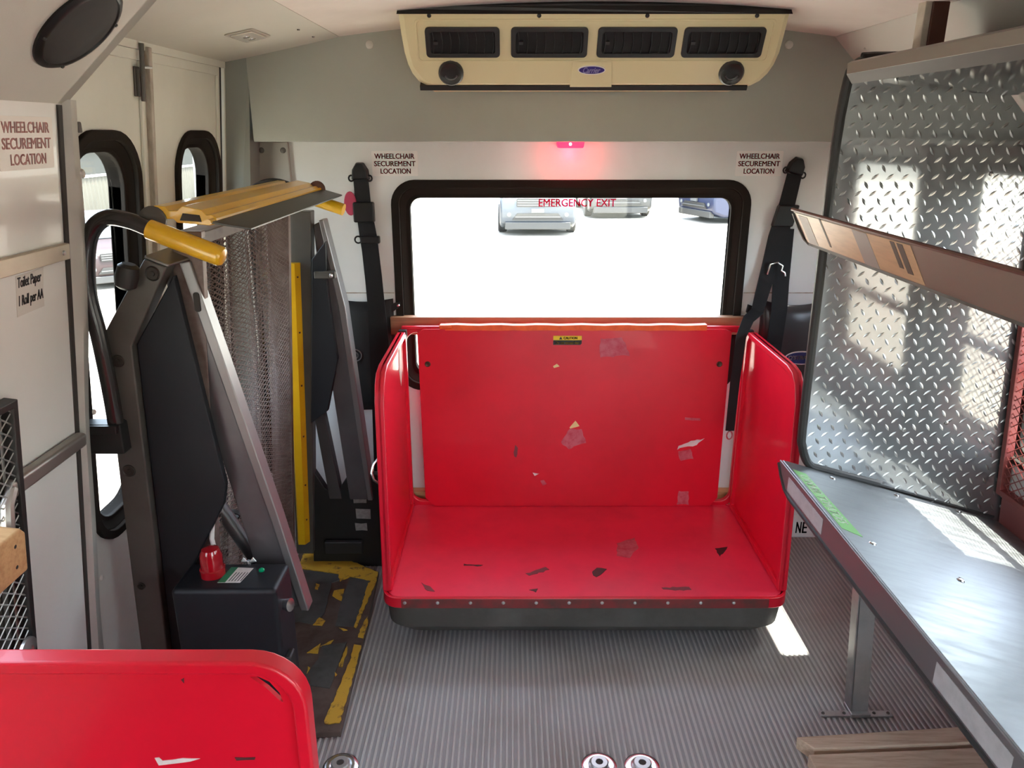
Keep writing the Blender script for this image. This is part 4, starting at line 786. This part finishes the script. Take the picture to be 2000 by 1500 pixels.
# floor plate of the lift
bs = MB().prism([(-0.83, -.10), (-0.63, -.165), (-0.612, -.215), (-0.497, -.292), (-0.483, -.60), (-0.470, -1.098), (-0.555, -1.105), (-0.83, -1.09)], .0, .020, XY(0)).build('floor_plate', RUSTP, lf, bevel=.002, smooth=False)
fp = XY(.020)
for q, poly in enumerate([[(-0.803, -.276), (-0.644, -.315), (-0.631, -.354), (-0.657, -.368), (-0.639, -.557), (-0.660, -.621), (-0.707, -.605), (-0.809, -.604)], [(-0.593, -.335), (-0.521, -.354), (-0.522, -.629), (-0.585, -.625), (-0.600, -.437)], [(-0.609, -.733), (-0.532, -.712), (-0.538, -.926), (-0.596, -.914), (-0.617, -.85), (-0.603, -.796)]]):
    MB().prism(rough_poly(poly, .002, .03, q), 0, .0025, fp).build('grip_pad', PAD, bs, smooth=False)
for q, poly in enumerate([[(-0.809, -.173), (-0.813, -.124), (-0.628, -.180), (-0.612, -.225), (-0.500, -.300), (-0.495, -.363), (-0.513, -.40), (-0.517, -.359), (-0.594, -.330), (-0.630, -.359), (-0.645, -.311), (-0.805, -.271)],
        [(-0.523, -.373), (-0.495, -.354), (-0.501, -.437), (-0.510, -.557), (-0.514, -.636), (-0.524, -.632), (-0.521, -.523)], [(-0.490, -.573), (-0.480, -.621), (-0.483, -.689), (-0.502, -.686), (-0.498, -.621)],
        [(-0.503, -.726), (-0.480, -.730), (-0.481, -.790), (-0.478, -.876), (-0.479, -.968), (-0.478, -1.068), (-0.522, -1.071), (-0.513, -.944), (-0.504, -.823)],
        [(-0.650, -.581), (-0.625, -.597), (-0.630, -.625), (-0.662, -.621)], [(-0.613, -.719), (-0.610, -.769), (-0.647, -.765), (-0.626, -.740)], [(-0.527, -.733), (-0.519, -.762), (-0.522, -.833), (-0.533, -.833)],
        [(-0.575, -.70), (-0.581, -.719), (-0.609, -.733)], [(-0.713, -.373), (-0.698, -.382), (-0.697, -.419), (-0.705, -.414)], [(-0.571, -.636), (-0.542, -.648), (-0.553, -.653)], [(-0.626, -.83), (-0.618, -.837), (-0.620, -.863)], [(-0.537, -.857), (-0.527, -.869), (-0.532, -.876)], [(-0.638, -.419), (-0.604, -.41), (-0.596, -.481), (-0.637, -.454)]]):
    MB().prism(rough_poly(poly, .0022, .012, 40 + q), 0, .0030 if q else .0036, fp).build('yellow_paint_patch', YELW, bs, smooth=False)
MB().hexa([(-0.815, -.16, .02), (-0.622, -.225, .02), (-0.628, -.178, .02), (-0.815, -.12, .02), (-0.815, -.15, .045), (-0.622, -.213, .045), (-0.628, -.178, .05), (-0.815, -.12, .05)]).build('raised_lip', YELW, bs, bevel=.004)

# ------------------------------------------------------------------ tread plate partition on the right
tpn = thing('tread_plate_partition', 'tall diamond tread aluminium sheet with black rubber edging beside the bench', 'partition', (1.1, -0.8, .6))
f = XZ(-0.80)
base = [(0.860, .660), (1.418, .500), (1.390, .92), (1.335, 1.545), (1.150, 1.735), (1.125, 1.752)]
lt = [(0.870, 1.752), (0.845, 1.745), (0.826, 1.728), (0.816, 1.70), (0.806, 1.55), (0.808, 1.2), (0.812, .80), (0.818, .74), (0.832, .70), (0.848, .68)]
MB().prism(base + lt, -.006, 0.0, f).build('sheet', ALU, tpn, smooth=False)
lg = MB(); r_ = 0; zz = .53
def inside(x, z):
    P = base + lt; c_ = False
    for i in range(len(P)):
        (x1, z1), (x2, z2) = P[i], P[(i + 1) % len(P)]
        if (z1 > z) != (z2 > z) and x < (x2 - x1) * (z - z1) / (z2 - z1) + x1: c_ = not c_
    return c_
while zz < 1.75:
    xx = .80 + (.019 if r_ % 2 else 0)
    an = R(38) if r_ % 2 == 0 else R(-58)
    while xx < 1.45:
        if all(inside(xx + dx, zz + dz) for dx in (-.011, .011) for dz in (-.010, .010)):
            ca, sa = math.cos(an), math.sin(an); L2, w2, hh = .0120, .0036, .0011
            pts = [(-L2, 0, 0), (-.004, -w2, 0), (.004, -w2, 0), (L2, 0, 0), (.004, w2, 0), (-.004, w2, 0), (-.005, 0, hh), (.005, 0, hh)]
            lg.add([f(xx + a * ca - b_ * sa, zz + a * sa + b_ * ca, d) for a, b_, d in pts], [(0, 1, 6), (1, 2, 7, 6), (2, 3, 7), (3, 4, 7), (4, 5, 6, 7), (5, 0, 6)])
        xx += .038
    zz += .0205; r_ += 1
stuff(lg.build('tread_lug', LUG, tpn, angle=15, recalc=True))
edge = [(1.135, 1.752)] + lt + [(0.862, .674), (0.93, .655), (1.05, .622)]
MB().tube([f(a, b_, -.002) for a, b_ in smooth_path([Vector((a, b_, 0)) for a, b_ in edge], 3) and [(p.x, p.y) for p in smooth_path([Vector((a, b_, 0)) for a, b_ in edge], 3)]], .0120, 10).build('edge_trim', RUBBER, tpn)
for a, b_ in ((1.415, .552), (1.412, .585), (1.205, 1.48), (1.16, 1.14), (1.095, .79), (1.03, .98), (1.21, .81)):
    MB().lathe([(.006, 0), (.005, .003), (.001, .004)], f(a, b_, 0), (0, -1, 0), 10).build('rivet', LUG, tpn)
MB().tube([f(1.04, .622, -.004), f(1.40, .517, -.004)], .006, 8).build('edge_trim', RUBBER, tpn)
# ------------------------------------------------------------------ benches / shelves on the right
def shelf_section(name, parent, poly, y0, y1, mat, bevel=.003):
    return MB().prism(poly, -y0, -y1, bf) if False else MB().taper(poly, -y1, poly, -y0, bf).build(name, mat, parent, bevel=bevel, seg=3)
be = thing('aluminium_bench', 'low sloping aluminium bench shelf along the right wall with a green canned tomatoes label', 'bench', (0.98, -1.8, 0))
# top sheet slopes down to the wall; the far end meets the tread plate
zt = lambda x: .700 - .29 * (x - .755)
YN, YE = -2.75, -0.812
MB().hexa([(0.757, YN, .690), (1.405, YN, zt(1.405) - .010), (1.405, YE, zt(1.405) - .010), (0.765, YE + .01, .690), (0.757, YN, .702), (1.405, YN, zt(1.405)), (1.405, YE, zt(1.405)), (0.765, YE + .01, .700)]).build('bench_top', BENCH, be, bevel=.004, seg=3, smooth=False)
fs = Fr((0.757, 0, 0), (0, -1, 0), (0, 0, 1))
fas = MB().prism([(0.803, .692), (0.830, .665), (0.865, .640), (0.90, .632), (-YN, .632), (-YN, .697), (0.803, .700)], -.006, 0.0, fs).build('fascia', FASC, be, bevel=.002, smooth=False)
MB().tube([fs(-YN, .629, .0), fs(0.90, .629, 0), fs(0.865, .637, 0), fs(0.828, .662, 0), fs(0.802, .690, 0)], .0055, 8).build('edge_trim', RUBBER, be)
MB().prism([(0.885, .643), (1.127, .643), (1.127, .684), (0.885, .684)], 0, .001, fs).build('price_strip', M('strip_grey', (.45, .44, .44), .4, col2=(.36, .35, .35), vs=20), fas, smooth=False)
MB().prism([(1.655, .640), (1.86, .640), (1.875, .662), (1.875, .684), (1.655, .684)], 0, .001, fs).build('price_strip', MATS['strip_grey'], fas, smooth=False)
tf = Fr((0.755, 0, .7025), (0, -1, 0), Vector((1, 0, -.29)))            # a = -y, b = distance from the front edge
gl = MB().prism([(0.865, .018), (1.195, .018), (1.215, .060), (0.873, .052)], 0, .0012, tf).build('shelf_label', GREENL, be, smooth=False, label='green canned tomatoes label strip')
text('CANNED TOMATOES', tf, .895, 1.165, .023, .049, M('label_white_text', (.74, .84, .68), .5), gl, bold=.01, lift=.0012, depth=.0006)
for a, b_ in ((1.235, .075), (1.31, .245), (.845, .14), (.84, .33), (.83, .52), (1.75, .30), (2.1, .10)): MB().lathe([(.009, 0), (.007, .003), (.001, .004)], tf(a, b_, 0), tf.n, 12).build('bench_screw', CHROME, be)
lgm = MB().hexa([(0.962, -1.018, 0), (1.012, -1.018, 0), (1.012, -1.012, 0), (0.962, -1.012, 0), (0.912, -1.018, .655), (0.960, -1.018, .64), (0.960, -1.012, .64), (0.912, -1.012, .655)])
lgm.hexa([(0.962, -1.018, 0), (0.968, -1.018, 0), (0.968, -0.975, 0), (0.962, -0.975, 0), (0.912, -1.018, .655), (0.918, -1.018, .652), (0.918, -0.975, .652), (0.912, -0.975, .655)])
lgm.build('leg', STEEL, be, bevel=.002, smooth=False)
MB().box(0.875, 1.08, -1.026, -1.004, .0028, .0085).build('foot_bar', STEEL, be, bevel=.001, smooth=False)
MB().box(0.958, 1.016, -1.030, -.975, .0028, .018).build('foot_shoe', STEEL, be, bevel=.004, smooth=False)
for xx in (.885, .945, 1.03, 1.07): MB().lathe([(.005, 0), (.004, .003), (.001, .004)], (xx, -1.015, .0085), (0, 0, 1), 10).build('foot_screw', STEELD, be)
# middle shelf: tilted back, so its front lip leans into the aisle
ms = thing('aluminium_shelf', 'middle aluminium shelf with a wide tan lip, crossing in front of the tread plate', 'shelf', (1.0, -1.8, 1.35), 'wall shelves')
sd = [(0.711, 1.393), (0.716, 1.397), (1.325, 1.179), (1.322, 1.170), (0.722, 1.386), (0.758, 1.317), (0.775, 1.313), (0.773, 1.309), (0.755, 1.311)]
MB().taper(sd, -YE - .0, sd, 2.75, bf).build('shelf_sheet', LIP, ms, bevel=.002, seg=2, smooth=False)
lp = Fr((0.7105, 0, 1.392), (0, -1, 0), Vector((.044, 0, -.081)).normalized() * -1)   # a = -y, b negative downwards
lpn = Vector((-.081, 0, -.044)).normalized()
def lipstrip(y0, y1, t0, t1, mat, name, d=.0016):
    A = Vector((0.711, 0, 1.393)); Bv = Vector((0.755, 0, 1.312)); V = []
    for dd in (0.0006, d):
        for (yy, t) in ((y0, t0), (y1, t0), (y1, t1), (y0, t1)):
            p = A.lerp(Bv, t) + lpn * dd; V.append((p.x, -yy, p.z))
    MB().hexa(V).build(name, mat, ms, smooth=False)
lipstrip(.826, 1.415, .07, .97, TAN, 'label_strip', .0010)
lipstrip(.845, .905, .12, .96, GREYL, 'tape_patch'); lipstrip(1.165, 1.235, .08, .98, GREYL, 'tape_patch')
lipstrip(.985, .995, .05, .85, M('slot_dark', (.10, .085, .07), .6), 'lip_slot'); lipstrip(1.335, 1.352, .1, .72, MATS['slot_dark'], 'lip_slot'); lipstrip(1.362, 1.384, .1, .80, MATS['slot_dark'], 'lip_slot')
MB().tube([(0.711, .0 - 2.75, 1.394), (0.711, -.812, 1.394)], .0045, 8).build('lip_bead', BROWN, ms)
MB().ribbon([(0.762, -2.75, 1.309), (0.762, -.83, 1.309), (.752, -.815, 1.322), (.735, -.812, 1.35), (.718, -.812, 1.386)], (1, 0, 0), .014, .006).build('lip_flange', LIPD, ms, smooth=False)
# upper shelf
us = thing('aluminium_shelf', 'upper aluminium shelf near the ceiling, hung from the square brown post', 'shelf', (1.0, -1.8, 1.7), 'wall shelves')
for nm, sec_, mt in (('shelf_sheet', [(0.764, 1.723), (0.764, 1.731), (1.195, 1.668), (1.195, 1.662)], MIRROR), ('lip', [(0.756, 1.727), (0.764, 1.732), (0.766, 1.706), (0.757, 1.704)], TOPS)):
    MB().taper(sec_, .93, sec_, 2.75, bf).build(nm, mt, us, bevel=.001, smooth=False)
sec_ = [(0.757, 1.704), (0.766, 1.706), (0.779, 1.686), (0.772, 1.684)]
MB().taper(sec_, .93, sec_, 2.75, bf).build('lip_return', LIPD, us, smooth=False)
MB().hexa([(0.80, -.93, 1.719), (1.195, -.93, 1.664), (1.195, -.806, 1.664), (0.84, -.806, 1.716), (0.80, -.93, 1.724), (1.195, -.93, 1.669), (1.195, -.806, 1.669), (0.84, -.806, 1.721)]).build('shelf_end', MIRROR, us, smooth=False)
ps = thing('square_post', 'short square brown post running from the upper shelf to the ceiling', 'post', (0.985, -0.85, 1.73))
MB().box(0.966, 1.006, -.855, -.815, 1.700, 1.866).build('post_tube', BROWN, ps, bevel=.003, smooth=False)
MB().box(0.950, 0.966, -.853, -.817, 1.700, 1.866).build('post_left_face', POSTL, ps, bevel=.002, smooth=False)  # paler left face of the post, set on as its own strip
# ------------------------------------------------------------------ window guards
def guard(name, label, fr, a0, a1, b0, b1, mat, edge_mat, group, ew=.014):
    g0 = thing(name, label, 'window guard', fr((a0 + a1) / 2, (b0 + b1) / 2, .02), group)
    f2 = Fr(fr(0, 0, .022), fr.u, fr.v)
    expanded('guard_mesh', f2, a0 + .01, a1 - .01, b0 + .01, b1 - .01, .036, .0255, .0032, mat, g0)
    MB().ring([(a0, b0), (a1, b0), (a1, b1), (a0, b1)], [(a0 + ew, b0 + ew), (a1 - ew, b0 + ew), (a1 - ew, b1 - ew), (a0 + ew, b1 - ew)], .004, .03, fr).build('guard_edge', edge_mat, g0, bevel=.002, smooth=False)
    return g0
guard('window_guard', 'red expanded metal guard over the window just past the tread plate', RWF, .806, 1.25, .60, 1.545, REDG, REDG, 'window guards', ew=.018)
guard('window_guard', 'red expanded metal guard over the second window along the right wall', RWF, 1.34, 2.10, .585, 1.545, REDG, REDG, 'window guards')
ga = guard('window_guard', 'grey expanded metal guard with black edging on the left wall near the wood block', LWF, -2.28, -1.468, .555, 1.118, STEEL, RUBBER, 'window guards')
MB().lathe([(.026, 0), (.026, .006), (.010, .010), (.008, .006)], LWF(-1.505, .60, .03), LWF.n, 20).build('guard_washer', STEEL, ga)
# ------------------------------------------------------------------ left wall things
for z, lab in ((1.352, 'flat aluminium rail on the left wall above the handwritten label'), (.942, 'round aluminium rail on the left wall under the handwritten label')):
    if z > 1.2:
        r0 = thing('wall_rail', lab, 'rail', LWF(-1.8, z, 0), 'left wall rails')
        MB().prism([(-2.9, z - .018), (-1.236, z - .016), (-1.236, z + .016), (-2.9, z + .018)], 0, .012, LWF).build('rail_bar', M('rail_tan', (.55, .48, .38), .4, metal=.4, col2=(.45, .39, .31), vs=6), r0, bevel=.002, smooth=False)
        MB().lathe([(.005, 0), (.004, .003), (.001, .004)], LWF(-1.26, z, .012), LWF.n, 10).build('rail_screw', STEEL, r0)
    else:
        r1 = thing('wall_rail', lab, 'rail', LWF(-1.4, z, 0), 'left wall rails')
        MB().prism([(-1.49, z - .018), (-1.232, z - .016), (-1.232, z + .016), (-1.49, z + .018)], .002, .026, LWF).build('rail_bar', BAR, r1, bevel=.008, seg=3)
        MB().tube([LWF(-1.485, z, .014), LWF(-1.51, z - .02, .02), LWF(-1.52, z - .07, .024), LWF(-1.53, z - .16, .03)], .013, 10).build('rail_end', BAR, r1)
wb = thing('wood_block', 'short pine block fixed to the left wall beside the grey window guard', 'block', LWF(-1.52, .82, .03))
MB().prism([(-1.80, .812), (-1.543, .812), (-1.543, .890), (-1.556, .905), (-1.80, .905)], .032, .072, LWF).build('block_body', WOOD, wb, bevel=.004)
for z in (.836, .878): MB().lathe([(.004, 0), (.002, .001)], LWF(-1.575, z, .072), LWF.n, 8).build('nail_hole', SHADE, wb, smooth=False)
hl = MB().prism(rough_poly([(-1.405, 1.252), (-1.318, 1.254), (-1.314, 1.331), (-1.400, 1.329)], .0015, .03, 5), 0, .001, LWF).build('handwritten_label', M('tape_paper', (.66, .63, .58), .5), smooth=False)
tag(hl, 'white paper label with black handwriting on the left wall between the two rails', 'label')
text('Toilet Paper', LWF, -1.397, -1.322, 1.300, 1.325, TXK, hl, bold=.008, shear=.2, lift=.001, depth=.0006)
text('1 Roll per AA', LWF, -1.398, -1.320, 1.266, 1.291, TXK, hl, bold=.008, shear=.2, lift=.001, depth=.0006)
sp = thing('ceiling_speaker', 'round black speaker in the grey cove above the left wall', 'speaker', (-0.745, -1.36, 1.748))
cn = Vector((.186, 0, -.2074)).normalized(); cp = Vector((-0.742, -1.362, 1.7503))
cF = Fr(cp, (0, -1, 0), cn.cross(Vector((0, -1, 0))))
MB().lathe([(.092, 0), (.092, .004), (.086, .009), (.080, .010), (.078, .006)], cp, cn, 40).build('speaker_rim', BLKPL, sp)
MB().lathe([(.079, .004), (.079, .007), (.06, .011), (.03, .013), (.001, .0135)], cp, cn, 36).build('grille', SPK, sp)
for t in (20, 110, 200, 290): MB().lathe([(.004, .008), (.003, .011), (.001, .0115)], cp + (cF.u * math.cos(R(t)) + cF.v * math.sin(R(t))) * .085, cn, 8).build('rim_screw', RUBBER, sp)
dl = thing('dome_light', 'small clear lens dome light in the cove above the lift doors', 'light', (-0.722, -0.50, 1.833))
C2n = Vector((.079, 0, -.39)).normalized(); dF = Fr(Vector((-0.724, -0.500, 1.8328)), (0, 1, 0), C2n.cross(Vector((0, 1, 0))))
MB().prism(rr(-.085, .085, -.040, .040, .010), 0, .003, dF).build('light_base', M('light_base', (.50, .47, .42), .4), dl, bevel=.002)
MB().prism(rr(-.070, .070, -.032, .032, .012), .003, .007, dF).build('light_lens', LENS, dl, bevel=.005, seg=3)
for a in (-.02, .025): MB().lathe([(.010, .005), (.009, .009), (.002, .010)], dF(a, 0, 0), dF.n, 14).build('light_bulb', CHROME, dl)
for yy, xx in ((-.45, -.60), (-.28, -.60)): MB().ribbon([(xx, yy, 1.852), (xx + .0, yy + .02, 1.854)], (1, 0, 0), .003, .003).build('cove_scuff', STEELD, ce, smooth=False)  # thin raised slips standing for small scuffs on the cove

# ------------------------------------------------------------------ loose things on the floor
def board(name, label, c8, mat):
    o = MB().hexa(c8).build(name, mat, bevel=.003, smooth=False); return tag(o, label, 'lumber', 'offcuts of lumber')
board('lumber_offcut', 'grey weathered lumber offcut on the floor under the bench, the one farther from the camera', [(0.796, -1.188, .003), (1.262, -1.160, .003), (1.262, -1.100, .003), (0.763, -1.141, .003), (0.794, -1.182, .042), (1.262, -1.158, .042), (1.262, -1.100, .042), (0.761, -1.141, .042)], WOODG)
board('lumber_offcut', 'second lumber offcut lying against the near side of the weathered one', [(0.775, -1.27, .003), (1.30, -1.25, .003), (1.30, -1.172, .003), (0.772, -1.200, .003), (0.775, -1.27, .040), (1.30, -1.25, .040), (1.30, -1.172, .040), (0.772, -1.200, .040)], WOODG)
def anchor(x, y, label):
    a = thing('floor_anchor', label, 'floor anchor', (x, y, .0028), 'steel floor anchors')
    MB().lathe([(.046, 0), (.046, .003), (.040, .006), (.028, .006), (.024, .004)], (x, y, .0028), (0, 0, 1), 32).build('flange', CHROME, a)
    MB().lathe([(.024, .002), (.024, .014), (.021, .017), (.010, .017), (.009, .010)], (x, y, .0028), (0, 0, 1), 24).build('collar', STEEL, a)
    MB().lathe([(.009, .010), (.0085, .0155), (.001, .0158)], (x, y, .0028), (0, 0, 1), 16).build('socket', SHADE, a)
anchor(-0.448, -1.205, 'round steel floor anchor beside the red cart in the near left corner')
anchor(0.228, -1.203, 'left of the two paired round steel floor anchors')
anchor(0.340, -1.205, 'right of the two paired round steel floor anchors')
